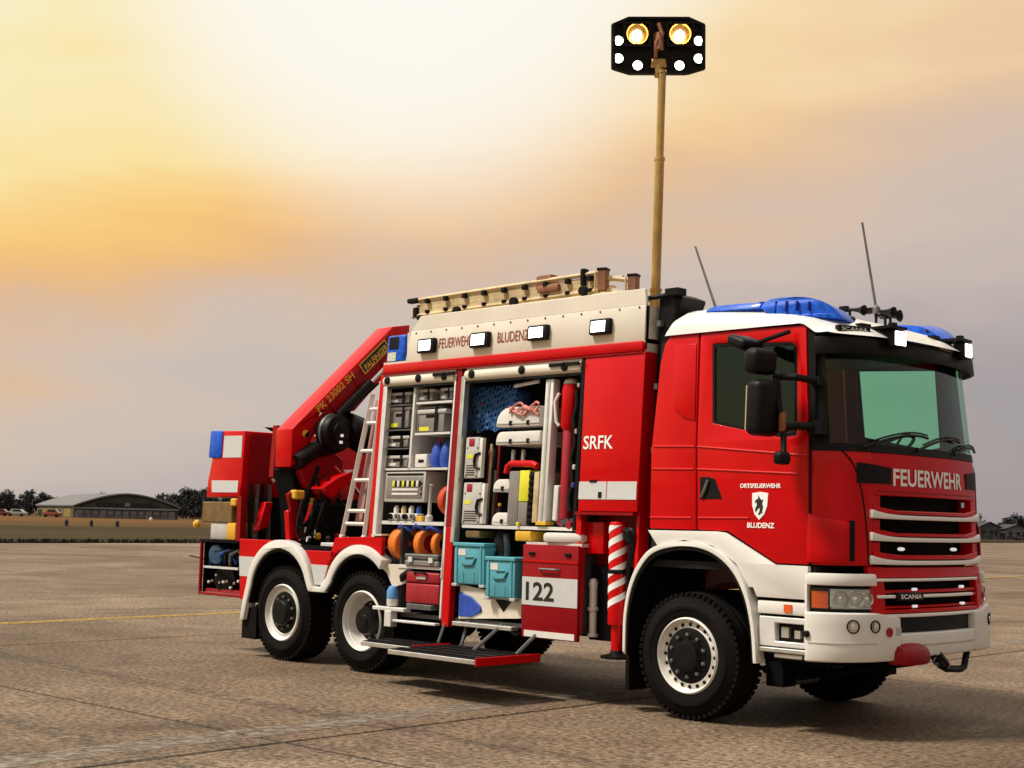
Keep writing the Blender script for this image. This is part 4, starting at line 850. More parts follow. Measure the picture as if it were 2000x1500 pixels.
bm = B(); box(bm, -2.72, -1.93, -1.30, -1.2, .575, .615); P('slide_tray', bm, ALU, bevel=.005)
# red drawer front with emergency number
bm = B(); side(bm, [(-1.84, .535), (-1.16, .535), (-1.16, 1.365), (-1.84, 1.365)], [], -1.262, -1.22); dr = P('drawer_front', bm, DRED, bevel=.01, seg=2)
bm = B(); side(bm, [(-1.835, 1.21), (-1.165, 1.21), (-1.165, 1.225), (-1.835, 1.225)], [], -1.27, -1.26); P('drawer_ridge', bm, RED, dr)
bm = B(); side(bm, [(-1.835, .825), (-1.163, .825), (-1.163, 1.075), (-1.835, 1.075)], [], -1.266, -1.255); P('reflective_strip', bm, REFL, dr)
bm = B(); side(bm, [(-1.80, .545), (-1.19, .545), (-1.19, .60), (-1.80, .60)], [], -1.267, -1.255); P('reflective_strip', bm, WHITE, dr)
text('122', .345, .165, lambda a_, b_: Vector((-1.785+a_, -1.269, .868+b_)), TXTB, dr, weight=.02)
for x in (-1.72, -1.28): bm = B(); side(bm, [(x-.035, 1.27), (x+.035, 1.27), (x+.035, 1.30), (x-.035, 1.30)], [], -1.278, -1.262); P('latch', bm, BLACK, dr, bevel=.004)
bm = B(); tube(bm, [(-1.62, -1.264, 1.15), (-1.60, -1.29, 1.15), (-1.40, -1.29, 1.15), (-1.38, -1.264, 1.15)], .010, 6); P('pull_handle', bm, STEEL, dr)
bm = B(); box(bm, -1.84, -1.16, -1.22, -.3, 1.355, 1.385); P('drawer_top', bm, LALU)
bm = B(); obox(bm, (-1.40, -1.1, 1.43), (.42, .30, .09), Matrix.Rotation(.15, 3, 'Z')); P('drawer_cover', bm, CASEW, bevel=.03, seg=2)
# fold-down step platforms
def platform(x0, x1, y0, y1, z, split):
    bm = B(); box(bm, x0, x1, y0, y1, z-.045, z); pf = P('step_platform', bm, DARK, bevel=.006)
    for k in range(4):
        bm = B(); yy = y0+.06+k*.17
        if yy < y1-.05: box(bm, x0+.03, x1-.03, yy, yy+.09, z, z+.008); P('tread_strip', bm, BLACK, pf)
    bm = B(); box(bm, x0, x1, y0-.022, y0-.001, z-.048, z-.008); P('front_edge', bm, ALU, pf, bevel=.004)
    bm = B(); box(bm, x1+.001, x1+.022, y0-.02, y1, z-.062, z+.01); P('end_edge', bm, RED, pf, bevel=.004)
    return pf
platform(-2.74, -1.60, -2.04, -1.27, .395, True)
pf = platform(-3.52, -2.78, -1.72, -1.27, .395, False)
bm = B(); bm.free()
for q0_, q1_ in (((-2.6, -1.28, .40), (-2.6, -1.20, .62)), ((-2.15, -1.55, .40), (-2.1, -1.24, .62)), ((-1.66, -1.5, .40), (-1.66, -1.26, .56)), ((-2.9, -1.3, .40), (-2.88, -1.24, .58))): bm = B(); tube(bm, [q0_, q1_], .018, 6); P('platform_stay', bm, STEEL)
# exhaust, outrigger leg
bm = B(); lathe(bm, [(.0, .0), (.05, 0), (.05, .02), (.034, .03), (.034, .22), (.05, .23), (.05, .25), (.036, .26), (.036, .42), (.042, .46), (.03, .50), (0, .51)], (-1.13, -1.09, .58), (0, 0, 1), 18); P('pipe', bm, LALU)
jk = bpy.data.objects.new('outrigger_leg', None); C.objects.link(jk); jk.parent = T_
JX, JY = -.79, -1.16
bm = B(); lathe(bm, [(.0, .71), (.080, .71), (.083, .73), (.083, 1.56), (.07, 1.585), (0, 1.59)], (JX, JY, 0), (0, 0, 1), 28); P('outer_tube', bm, RED, jk)
for k in range(6):
    bm = B(); z0 = .80 + k*.128; n = 14; pa, pb = [], []
    for q in range(n+1):
        an = R(-190) + R(230)*q/n; zz = z0 + .17*q/n
        for lst, dz in ((pa, 0), (pb, .058)): lst.append(bm.verts.new((JX+.0848*math.cos(an), JY+.0848*math.sin(an), min(1.555, zz+dz))))
    for q in range(n): bm.faces.new((pa[q], pa[q+1], pb[q+1], pb[q]))
    P('stripe', bm, TXTW, jk)
bm = B(); lathe(bm, [(.0, .46), (.052, .46), (.052, .71), (0, .715)], (JX, JY, 0), (0, 0, 1), 20); P('inner_tube', bm, RED, jk)
bm = B(); lathe(bm, [(.0, .425), (.14, .425), (.14, .445), (.06, .465), (.05, .50), (0, .50)], (JX, JY, 0), (0, 0, 1), 24); P('foot', bm, BLACK, jk)
bm = B(); tube(bm, [(-.69, -1.2, 1.52), (-.62, -1.22, 1.50), (-.60, -1.2, 1.40), (-.66, -1.18, 1.2), (-.67, -1.16, .95)], .022, 8); lathe(bm, [(.05, -.02), (.07, 0), (.05, .02)], (-.64, -1.2, 1.47), (0, 1, 0), 16); lathe(bm, [(.084, 1.14), (.089, 1.15), (.089, 1.17), (.084, 1.18)], (JX, JY, 0), (0, 0, 1), 24, caps=False); P('hydraulic_hose', bm, BLACK, jk)

# ---- rear flank with twin arches
def ellip(cx, a_, b_, z0, n=14, t0=180, t1=0): return [(cx + a_*math.cos(R(t0+(t1-t0)*k/n)), z0 + b_*math.sin(R(t0+(t1-t0)*k/n))) for k in range(n+1)]
X3, X2 = -L1-BG, -L1
ao3 = [(-6.235, .40), (-6.19, .62)] + ellip(X3, .60, .58, .725, 16, 172, 25) + [(-4.955, .86), (-4.91, .80)]
ai3 = [(-6.165, .40), (-6.11, .62)] + ellip(X3, .515, .49, .72, 16, 172, 20) + [(-5.01, .80), (-4.99, .775)]
ao2 = [(-4.80, .80), (-4.77, .86)] + ellip(X2, .56, .56, .73, 16, 158, 48)
ai2 = [(-4.72, .775), (-4.70, .80)] + ellip(X2, .48, .475, .72, 16, 160, 45)
def ring_(a_, b_, y0, y1, M, nm, **k): bm = B(); side(bm, a_ + b_[::-1], [], y0, y1); return P(nm, bm, M, **k)
ring_(ao3, ai3, -1.285, -1.15, WHITE, 'rear_arch_trim', bevel=.01, seg=2); ring_(ao2, ai2, -1.285, -1.15, WHITE, 'rear_arch_trim', bevel=.01, seg=2)
bm = B(); side(bm, [(-4.99, .775), (-4.72, .775), (-4.80, .83), (-4.91, .83)], [], -1.282, -1.2); P('rear_arch_trim', bm, WHITE, bevel=.006)
bm = B(); side(bm, ai3[1:-1] + [(q[0]*.97+X3*.03, q[1]-.03) for q in ai3[1:-1]][::-1], [], -1.262, -.80); P('arch_liner', bm, BLACK)
bm = B(); side(bm, ai2[1:-1] + [(q[0]*.97+X2*.03, q[1]-.03) for q in ai2[1:-1]][::-1], [], -1.262, -.80); P('arch_liner', bm, BLACK)
bm = B(); side(bm, [(-6.35, 1.295), (-5.70, 1.295)] + [q for q in ao3 if q[0] < -5.70][::-1] + [(-6.235, .62), (-6.30, .62)], [], -1.25, -1.2); P('flank_panel', bm, RED, bevel=.006)
bm = B(); side(bm, [(-6.335, 1.10), (-5.985, 1.10), (-6.06, 1.0), (-6.11, .88), (-6.31, .88)], [], -1.2545, -1.24); P('reflective_strip', bm, REFL)
bm = B(); side(bm, [(-5.12, 1.205), (-4.61, 1.205), (-4.72, 1.06), (-4.79, .85), (-4.92, .85), (-5.00, 1.06)], [], -1.25, -1.2); P('flank_panel', bm, RED, bevel=.006)
bm = B(); side(bm, [(-5.0, 1.06), (-4.715, 1.06), (-4.79, .85), (-4.92, .85)], [], -1.254, -1.24); P('reflective_strip', bm, REFL)
bm = B(); side(bm, [(-4.61, 1.355), (-3.84, 1.38), (-3.84, 1.20), (-3.90, 1.18), (-3.98, 1.245), (-4.17, 1.29), (-4.40, 1.275), (-4.58, 1.20), (-4.68, 1.14), (-4.66, 1.22)], [], -1.25, -1.2); P('flank_panel', bm, RED, bevel=.006)
bm = B(); side(bm, [(-4.0, 1.385), (-3.84, 1.39), (-3.84, 1.41), (-4.0, 1.405)], [], -1.26, -1.1); P('sill', bm, LALU)
bm = B(); box(bm, -6.25, -5.98, -1.235, -.85, .195, .54); P('mud_flap', bm, RUBBER)
bm = B(); box(bm, -6.35, -4.08, -1.19, 1.2, 1.20, 1.255); P('rear_deck', bm, DARK)
bm = B(); side(bm, [(-5.05, 1.21), (-4.63, 1.225), (-4.63, 1.30), (-5.05, 1.29)], [], -1.1, -.9); P('deck_box', bm, LALU, bevel=.01)
bm = B(); box(bm, -6.35, -4.08, 1.2, 1.25, .6, 1.3); P('far_flank', bm, RED)
# ---- rear tower
bm = B(); side(bm, [(-7.12, 2.545), (-6.46, 2.53), (-6.44, 1.92), (-6.46, 1.77), (-7.14, 1.76), (-7.14, 1.95), (-7.09, 2.2)], [], -1.25, 1.20); rt_ = P('rear_tower', bm, RED, lean_=True, bevel=.015, seg=2)
bm = B(); xplate(bm, [(-1.17, 1.93), (-.80, 1.93), (-.80, 2.3), (-.86, 2.50), (-1.17, 2.50)], -6.445, -6.43); P('tower_shaded_front', bm, DRED, rt_, lean_=True)  # forward face of the red tower, its shade put into the colour
bm = B(); side(bm, [(-7.15, 2.225), (-6.885, 2.222), (-6.90, 2.54), (-7.155, 2.55)], [], -1.27, -1.1); P('corner_beacon', bm, BLUEL, rt_, lean_=True, bevel=.02, seg=2)
for pts, M in (([(-6.86, 2.225), (-6.485, 2.222), (-6.50, 2.475), (-6.87, 2.48)], REFL), ([(-7.02, 1.82), (-6.50, 1.82), (-6.50, 1.955), (-7.05, 1.96)], REFL)):
    bm = B(); side(bm, pts, [], -1.2545, -1.24); P('reflective_strip', bm, M, rt_, lean_=True)
for k in range(6):
    bm = B(); q = lean((-6.42, -.80, 1.98 + k*.085)); obox(bm, q, (.02, .05, .045), Matrix.Rotation(.6, 3, 'X')); P('hazard_mark', bm, TXTW, rt_)
bm = B(); box(bm, -7.18, -6.42, -.75, 1.15, 1.25, 1.77); P('rear_core', bm, DARK)
bm = B(); box(bm, -7.20, -6.33, -1.22, 1.2, 1.24, 1.27); P('rear_shelf', bm, DARK)
bm = B(); box(bm, -6.44, -6.36, -1.24, -1.16, 1.27, 1.78); P('rear_upright', bm, DRED)
bm = B(); box(bm, -7.2, -7.17, -1.22, -1.18, .66, 1.24); P('rear_frame', bm, DRED, bevel=.006)
bm = B(); box(bm, -7.2, -6.33, -1.22, -1.18, .63, .66); P('rear_frame', bm, DRED, bevel=.006)
bm = B(); box(bm, -7.19, -6.33, -.92, 1.2, .64, 1.235); P('rear_locker_box', bm, DARK)
bm = B(); box(bm, -7.165, -7.14, -1.18, -.93, .66, 1.235); P('rear_locker_end', bm, DARK)
bm = B(); box(bm, -7.10, -6.40, -1.22, -1.19, .94, .965); P('rear_rail', bm, LALU)
# ---- light mast
ms_ = bpy.data.objects.new('light_mast', None); C.objects.link(ms_); ms_.parent = T_
MX, MY = -1.0, -.54
for z0, z1, r_ in ((3.2, 3.72, .052), (3.70, 4.95, .044), (4.93, 5.78, .037)):
    bm = B(); lathe(bm, [(0, z0), (r_, z0), (r_, z1-.03), (r_+.007, z1-.03), (r_+.007, z1), (0, z1)], (MX, MY, 0), (.011, .011, 1), 20); P('mast_section', bm, BRASS, ms_)
HN = Vector((.70, -.71, -.10)).normalized(); HS = Vector((.7071, .7071, .022)).normalized(); HU = HN.cross(HS).normalized()
if HU.z < 0: HU = -HU
HC = Vector((MX+.02, MY+.055, 6.025))
def head(a_, b_, d): return HC + HS*a_ + HU*b_ + HN*d
oc = [(-.445, .205), (-.29, .272), (.29, .272), (.445, .205), (.445, -.225), (.29, -.272), (-.29, -.272), (-.445, -.225)]
bm = B(); plate(bm, oc, [], lambda a_, b_: head(a_, b_, .0), lambda a_, b_: head(a_*.9, b_*.9, -.16)); P('lamp_head', bm, BLACK, ms_, bevel=.01)
bm = B(); plate(bm, [(q[0]*.97, q[1]*.97) for q in oc], [[(q[0]*.90, q[1]*.88) for q in oc][::-1]], lambda a_, b_: head(a_, b_, .03), lambda a_, b_: head(a_, b_, .001)); P('lamp_rim', bm, BLACK, ms_)
for a_, b_ in ((-.375, .04), (-.375, -.125), (-.195, -.19), (.195, -.19), (.375, -.125), (.375, .04)):
    bm = B(); lathe(bm, [(.052, .0), (.052, .03), (.046, .034)], head(a_, b_, .0), HN, 20, caps=False); lo_ = P('lamp_housing', bm, BLACK, ms_)
    bm = B(); lathe(bm, [(.046, .012), (.036, .028), (.02, .034), (0, .035)], head(a_, b_, .0), HN, 20); P('lamp_lens', bm, LIT, ms_)
for a_ in (-.20, .20):
    bm = B(); plate(bm, [(a_-.13, -.02), (a_+.13, -.02), (a_+.13, .215), (a_-.13, .215)], [[(a_-.105, .005), (a_-.105, .19), (a_+.105, .19), (a_+.105, .005)]], lambda q, w: head(q, w, .05), lambda q, w: head(q, w, .0)); P('floodlight_frame', bm, BLACK, ms_)
    bm = B(); lathe(bm, [(.10, .048), (.092, .02), (.06, .006), (.001, .004)], head(a_, .10, 0), HN, 24, caps=False); P('floodlight_reflector', bm, BRASS, ms_)
    bm = B(); lathe(bm, [(.001, .008), (.026, .016), (.037, .035), (.026, .054), (0.001, .062)], head(a_, .10, 0), HN, 18); P('floodlight_bulb', bm, LITW, ms_)
bm = B(); plate(bm, [(-.075, -.215), (.075, -.215), (.065, -.13), (-.065, -.13)], [], lambda q, w: head(q, w, .05), lambda q, w: head(q, w, -.03)); lathe(bm, [(.04, -.30), (.045, -.2), (.03, -.14)], head(0, 0, .01), HU, 14); P('mast_yoke', bm, BRASS, ms_, bevel=.006)
bm = B(); tube(bm, [head(-.03, -.12, .03), head(-.02, .02, .06), head(.03, .1, .05), head(0, .2, .03)], .02, 8); obox(bm, head(.0, .03, .03), (.07, .07, .16)); P('swivel_motor', bm, LADW, ms_)

# ================================================================== CRANE
cn = bpy.data.objects.new('crane', None); C.objects.link(cn); cn.parent = T_
CX = -5.5
bm = B(); xplate(bm, [(-1.20, 2.10), (-1.20, 2.52), (.20, 3.82), (.46, 3.87), (.46, 3.60), (.14, 3.265), (-.33, 2.78), (-.815, 2.73), (-.93, 2.42), (-.98, 2.25)], CX, CX-.30); P('main_boom', bm, RED, cn, bevel=.012, seg=2)
bm = B(); xplate(bm, [(-1.05, 2.45), (-.95, 2.42), (.24, 3.56), (.20, 3.70), (.12, 3.72)], CX+.012, CX-.01); P('boom_shaded_side', bm, DRED, cn, bevel=.004)  # darker red paints the shade of the boom's forward face
def boom_txt(s, y0, z0, w, h, M, parent, x=CX+.032, weight=.01):
    d = Vector((0, .735, .678)); n = Vector((0, -.678, .735))
    return text(s, w, h, lambda a_, b_: Vector((x, y0, z0)) + d*a_ + n*b_, M, parent, weight=weight)
d_ = Vector((0, .735, .678)); n_ = Vector((0, -.678, .735)); q0 = Vector((CX+.027, -.22, 3.21))
bm = B(); v4 = [bm.verts.new(q0 + d_*a_ + n_*b_) for a_, b_ in ((0, 0), (.50, 0), (.50, .14), (0, .14))]; bm.faces.new(v4); npl = P('boom_plate', bm, TXTY, cn, smooth=0)
bm = B(); v4 = [bm.verts.new(q0 + Vector((.002, 0, 0)) + d_*a_ + n_*b_) for a_, b_ in ((.015, .014), (.485, .014), (.485, .126), (.015, .126))]; bm.faces.new(v4); P('boom_plate_field', bm, TXTB, npl, smooth=0)
boom_txt('PALFINGER', -.22+.03*.735, 3.21+.03*.678+.025, .43, .075, TXTY, npl, x=CX+.033, weight=.02)
boom_txt('PK 23002 SH', -.855, 2.72, .66, .085, TXTY, cn, weight=.015)
bm = B(); lathe(bm, [(.0, .0), (.045, .0), (.045, .01), (0, .01)], (CX+.002, -1.02, 2.48), (1, 0, 0), 6); P('emblem', bm, TXTY, cn)
bm = B(); lathe(bm, [(.0, -.05), (.20, -.05), (.215, -.02), (.215, .10), (.20, .13), (.13, .14), (.12, .17), (.05, .18), (0, .18)], (CX+.06, -.70, 2.50), (1, .12, 0), 36); P('hose_drum', bm, BLACK, cn)
bm = B(); lathe(bm, [(.214, .0), (.222, .02), (.214, .04)], (CX+.06, -.70, 2.50), (1, .12, 0), 36, caps=False); P('drum_rim', bm, STEEL, cn)
for dy, dz in ((.0, -.03), (-.01, -.105)):
    bm = B(); obox(bm, (CX+.25, -.70+dy, 2.50+dz), (.02, .03, .03)); P('glowing_bolt', bm, LITD, cn)  # bolt heads glow through an emissive material, they are no lamps
bm = B(); tube(bm, [(CX+.05, -.50, 2.56), (CX+.05, -.30, 2.52), (CX+.05, -.16, 2.36)], [.20, .20, .12], 16); P('hydraulic_motor', bm, BLACK, cn)
bm = B(); tube(bm, [(CX+.04, -1.14, 2.16), (CX+.04, -.92, 2.30), (CX+.04, -.62, 2.38)], [.085, .095, .10], 14); P('boom_cylinder', bm, BLACK, cn)
bm = B(); xplate(bm, [(-1.10, 2.06), (-.92, 2.22), (-.66, 2.30), (-.50, 2.20), (-.52, 2.08), (-.86, 1.78), (-1.0, 1.88)], CX+.05, CX-.22); P('knuckle_arm', bm, DRED, cn, bevel=.01)
bm = B(); xplate(bm, [(-1.02, 1.875), (-.80, 2.01), (-.54, 2.10), (-.60, 1.98), (-.87, 1.765)], CX+.34, CX+.12); P('arm_block', bm, RED, cn, bevel=.012)
bm = B(); xplate(bm, [(-.88, 1.77), (-.60, 1.97), (-.50, 1.80), (-.56, 1.66), (-.86, 1.32), (-.90, 1.36), (-.66, 1.66)], CX+.06, CX-.15); P('arm_leg', bm, DRED, cn, bevel=.01)
bm = B(); xplate(bm, [(-1.16, 2.09), (-1.0, 2.09), (-.82, 1.86), (-.82, 1.30), (-1.0, 1.30), (-1.05, 1.7)], CX-.05, CX-.40); P('crane_column', bm, DARK, cn, bevel=.015)
bm = B(); xplate(bm, [(-1.20, 1.62), (-1.05, 1.66), (-1.0, 1.32), (-1.16, 1.30)], CX-.02, CX-.10); P('column_bracket', bm, RED, cn, bevel=.01)
bm = B(); xplate(bm, [(-1.22, 1.80), (-1.12, 1.86), (-.96, 1.50), (-1.0, 1.30), (-1.06, 1.30)], CX+.0, CX-.05); P('column_rib', bm, DRED, cn)
bm = B(); box(bm, CX-.1, CX+.25, -.95, .6, 1.26, 1.72); P('crane_base', bm, DARK, cn, bevel=.03)
bm = B(); obox(bm, (CX+.02, -1.11, 1.80), (.12, .13, .10)); P('valve_block', bm, YELLOW, cn, bevel=.015)
bm = B(); lathe(bm, [(0, 0), (.045, 0), (.045, .16), (.03, .18), (.03, .22), (0, .23)], (CX+.05, -.93, 1.545), (0, .02, 1), 16); P('yellow_cylinder', bm, YELLOW, cn)
for k, (y0, w_, z0, z1, r_) in enumerate(((-.86, .10, 1.72, 1.29, .020), (-.80, .16, 1.78, 1.27, .022), (-1.15, -.06, 1.75, 1.33, .018), (-1.18, .02, 1.62, 1.30, .016), (-.66, .10, 1.75, 1.36, .016), (-1.02, .10, 2.0, 1.45, .018))):
    bm = B(); pts = [Vector((CX+.14+.02*k, y0 + w_*math.sin(q/10*math.pi), z0+(z1-z0)*math.sin(q/10*math.pi/2))) for q in range(11)] + [Vector((CX+.16+.02*k, y0+.14*math.sin(q/6*math.pi/2)+w_*0, z1+(z0-z1)*q/6)) for q in range(1, 7)]
    tube(bm, pts, r_, 8); P('hydraulic_hose', bm, BLACK, cn)
bm = B(); tube(bm, [(CX+.2, -1.14, 1.32), (CX+.2, -1.12, 1.45)], .02, 8); tube(bm, [(CX+.2, -1.0, 1.30), (CX+.2, -.99, 1.42)], .018, 8); tube(bm, [(CX+.25, -.55, 1.95), (CX+.25, -.40, 1.80), (CX+.25, -.42, 1.70)], .022, 8); P('hose_fitting', bm, CHROME, cn)
bm = B(); xplate(bm, [(-1.08, 1.38), (-.98, 1.72), (-.88, 1.72), (-.92, 1.44)], -6.25, -6.35); P('rear_bracket', bm, RED, cn, bevel=.01)
for k in range(4):
    bm = B(); tube(bm, [(-6.40, -1.08+k*.085, 1.28), (-6.40, -1.09+k*.085, 1.92)], .025, 8); P('hydraulic_pipe', bm, STEEL if k % 2 else BLACK, cn)
bm = B(); xplate(bm, [(-1.15, 2.56), (-.95, 2.56), (-.70, 2.52), (-1.0, 2.50)], CX-.55, CX-.60); P('boom_rest', bm, BLACK, cn)
bm = B(); xplate(bm, [(-.95, 1.95), (-.72, 2.35), (-.66, 2.58), (-1.10, 2.58), (-1.13, 2.0)], CX-.42, CX-.50); P('boom_backplate', bm, DRED, cn)

# extra crane plumbing
rc = random.Random(21)
for k in range(11):
    for off_ in (.325,):
        q = Vector((CX+.014, -1.12, 2.52)) + d_*(.08+.14*k) + n_*(.02-off_); bm = B()
        if q.z > 2.3 and off_ < .1 or (off_ > .1 and .5 < .14*k < 1.3): lathe(bm, [(.014, 0), (.014, .012), (0, .014)], q, (1, 0, 0), 6); P('boom_bolt', bm, STEEL, cn)
        else: bm.free()
for a_ in (.55, 1.0, 1.45):
    q = Vector((CX+.014, -1.15, 2.50)) + d_*a_; bm = B(); v8 = [q + d_*u_ + n_*w_ for u_, w_ in ((0, -.30), (.03, -.30), (.03, .0), (0, .0))]
    va = [bm.verts.new(v) for v in v8]; vb = [bm.verts.new(v + Vector((.010, 0, 0))) for v in v8]; bm.faces.new(va); bm.faces.new(vb[::-1])
    for k in range(4): bm.faces.new((va[k], va[(k+1) % 4], vb[(k+1) % 4], vb[k]))
    P('boom_seam', bm, DRED, cn)
bm = B(); q0 = Vector((CX+.06, -.62, 2.70)); tube(bm, [q0, q0 + d_*.62], .05, 14); P('extension_cylinder', bm, BLACK, cn)
bm = B(); tube(bm, [q0 + d_*.62, q0 + d_*1.0], .026, 12); P('cylinder_rod', bm, CHROME, cn)
for k in range(3):
    bm = B(); tube(bm, [Vector((CX+.03, -1.02+.03*k, 2.40+.05*k)) + d_*(.16*q) + n_*(-.10-.035*k + .012*math.sin(q*1.3+k)) for q in range(8)], .011, 6); P('boom_line', bm, BLACK, cn)
for k in range(14):
    y0 = -1.12 + .055*k; bm = B(); z1 = rc.uniform(1.5, 1.8); x0 = CX + rc.uniform(.08, .22)
    pts = [Vector((x0+.03*math.sin(q*.9+k), y0+.05*math.sin(q*.7+k*1.3), 1.28+(z1-1.28)*q/8)) for q in range(9)]
    tube(bm, pts, rc.choice((.012, .016, .02)), 7); P('hydraulic_line', bm, (BLACK, DARK, BLACK, STEEL, BLACK)[k % 5], cn)
for k, (y0, z0, y1, z1) in enumerate(((-1.16, 1.30, -1.02, 1.70), (-.60, 1.36, -.86, 1.72), (-.50, 1.95, -.72, 2.12))):
    bm = B(); tube(bm, [(CX+.16, y0, z0), (CX+.16, y1, z1)], .022, 4); P('strut', bm, RED, cn)
for k in range(5):
    bm = B(); lathe(bm, [(0, 0), (.03, 0), (.03, .05), (.02, .06), (0, .06)], (CX+.24, -1.10+.13*k, 1.30+.03*(k % 2)), (.3, -.3, 1), 12); P('valve', bm, (CHROME, YELLOW, STEEL, CASER, CHROME)[k], cn)
bm = B(); tube(bm, [(CX+.02, -1.05, 1.62), (CX+.02, -.86, 2.12)], .045, 14); P('lift_cylinder', bm, BLACK, cn)
bm = B(); tube(bm, [(CX+.02, -.86, 2.12), (CX+.02, -.80, 2.28)], .024, 12); P('cylinder_rod', bm, CHROME, cn)
# ================================================================== LOOSE THINGS
def cb(x0, x1, z0, z1, d, dep, name, M, parent=None, bevel=.008, seg=2, lean_=True, **k):
    xa, za = ins(x0, z0, d); xb, zb = ins(x1, z1, d)
    bm = B(); box(bm, xa, xb, -1.25+d, -1.25+d+dep, za, zb); return obj(name, bm, M, parent, lean_=lean_, bevel=bevel, seg=seg, **k)
def croot(name, label, cat, x0, x1, z0, d, dep, group=None):
    xa, za = ins(x0, z0, d); xb, _ = ins(x1, z0, d)
    return thing(name, label, cat, lean(((xa+xb)/2, -1.25+d+dep/2, za)), group)
def crate(x0, x1, z0, z1, label, d=.09, dep=.5, M=GREY, M2=LGREY, lid=False):
    t_ = croot('storage_crate', label, 'crate', x0, x1, z0, d, dep, 'grey crates on the locker shelves'); h = z1-z0
    cb(x0+.012, x1-.012, z0, z1-(.02 if not lid else .07), d, dep, 'body', M, t_, bevel=.012)
    if lid: cb(x0, x1, z1-.075, z1-.03, d-.015, dep+.02, 'lid', M2, t_, bevel=.014); cb(x0+.05, x1-.05, z1-.03, z1, d+.02, dep-.06, 'lid_top', M, t_, bevel=.02)
    else: cb(x0, x1, z1-.03, z1, d-.012, dep+.02, 'rim', M2, t_, bevel=.005)
    w = x1-x0; zc_ = z0+h*.62; cb(x0+w*.32, x1-w*.32, zc_-.016, zc_+.016, d-.006, .02, 'handle_slot', BLACK, t_, bevel=.003)
    for f_ in (.06, .94): cb(x0+w*f_-.006, x0+w*f_+.006, z0+.006, z1-.035, d-.008, .02, 'rib', M, t_, bevel=.002)
    cb(x0+w*.62, x0+w*.72, z0+.002, z1+.004, d-.016, .006, 'strap', BLACK, t_, bevel=0)
    cb(x0+w*.12, x0+w*.45, z0+.012, z0+min(.05, h*.35), d-.004, .01, 'label_card', LYEL if h > .15 else CASEW, t_, bevel=0)
    return t_
crate(-3.925, -3.59, 2.735, 2.845, 'shallow grey crate at the top left of the rear locker')
crate(-3.90, -3.58, 2.48, 2.695, 'tall grey crate second from the top in the left shelf column')
crate(-3.92, -3.565, 2.285, 2.40, 'shallow grey crate below the tall one in the left column')
crate(-3.90, -3.545, 2.085, 2.20, 'lowest grey crate of the left column, above the control cabinet')
crate(-3.47, -3.25, 2.745, 2.86, 'small grey crate top middle, under the rear shutter roll')
crate(-3.14, -2.965, 2.745, 2.86, 'small grey crate at the top right of the rear locker shelves')
crate(-3.47, -3.04, 2.43, 2.685, 'large lidded grey box on the middle right shelf', lid=True)
t_ = croot('first_aid_box', 'small white box with a dark slot beside the blue bag', 'box', -3.45, -3.275, 2.08, .08, .3)
cb(-3.45, -3.275, 2.08, 2.21, .08, .3, 'body', CASEW, t_); cb(-3.40, -3.32, 2.125, 2.155, .075, .02, 'slot', BLACK, t_, bevel=.003)
# blue bag
t_ = croot('equipment_bag', 'bright blue pointed bag standing on the rear locker shelf', 'bag', -3.285, -2.99, 2.08, .08, .3)
xa, za = ins(-3.28, 2.075, .08); xb, zb = ins(-3.0, 2.35, .08); cx_ = (xa+xb)/2
for s in (-1, 1):
    bm = B(); hw = (xb-xa)/4; c_ = cx_ + s*hw*.95
    lathe(bm, [(.0, .0), (.75*hw, .005), (1.0*hw, .06), (1.02*hw, .12), (.85*hw, .19), (.5*hw, .245), (.1*hw, .268), (0, .27)], (c_, -1.08, za), (0, 0, 1), 18)
    obj('bag_half', bm, BLUEB, t_, lean_=True)
bm = B(); tube(bm, [(cx_, -1.12, za+.24), (cx_-.01, -1.14, za+.30), (cx_+.02, -1.10, za+.27)], .01, 6); obj('strap', bm, CASER, t_, lean_=True)
# control cabinet
t_ = croot('control_cabinet', 'pale grey electrical cabinet with a row of switches', 'cabinet', -3.905, -3.27, 1.73, .06, .3)
cb(-3.905, -3.27, 1.732, 2.038, .06, .3, 'case', LGREY, t_, bevel=.012); cb(-3.86, -3.31, 1.77, 1.985, .054, .02, 'panel', GREY, t_, bevel=.004); cb(-3.86, -3.31, 2.0, 2.02, .054, .02, 'top_slot', BLACK, t_, bevel=0)
for k in range(6): cb(-3.77+k*.072, -3.735+k*.072, 1.885, 1.945, .046, .02, 'switch', CASEW if k % 2 else LYEL, t_, bevel=.003); cb(-3.732+k*.072, -3.702+k*.072, 1.885, 1.945, .049, .02, 'fuse', BLACK, t_, bevel=.002)
for z in (1.845, 1.80): cb(-3.77, -3.38, z, z+.022, .048, .02, 'label_strip', CASEW, t_, bevel=.002)
for k in range(3): cb(-3.335, -3.318, 1.80+k*.05, 1.83+k*.05, .05, .02, 'indicator', BLACK, t_, bevel=.002)
# sockets and bottles
for k in range(4):
    x = -3.74+k*.115; xa, za = ins(x, 1.545, .07); lab = ('leftmost', 'second from left', 'third from left', 'rightmost')[k]
    t_ = thing('connector', lab + ' of the white connectors under the cabinet', 'connector', lean((xa, -1.18, za)), 'white connectors in the rear locker')
    bm = B(); box(bm, xa-.045, xa+.045, -1.19, -1.08, za+.003, za+.075); obj('block', bm, CASEW, t_, lean_=True, bevel=.012, seg=2)
    bm = B(); lathe(bm, [(.03, 0), (.03, .03), (.018, .03), (.016, .01), (0, .01)], (xa, -1.19, za+.04), (0, -1, 0), 12); obj('socket', bm, (BLACK, GREY)[k % 2], t_, lean_=True)
    bm = B(); lathe(bm, [(.028, .075), (.03, .12), (.02, .15), (0, .155)], (xa, -1.12, za), (0, 0, 1), 12); obj('cap', bm, (CASEW, TAN, CASEW, BLUEB)[k], t_, lean_=True)
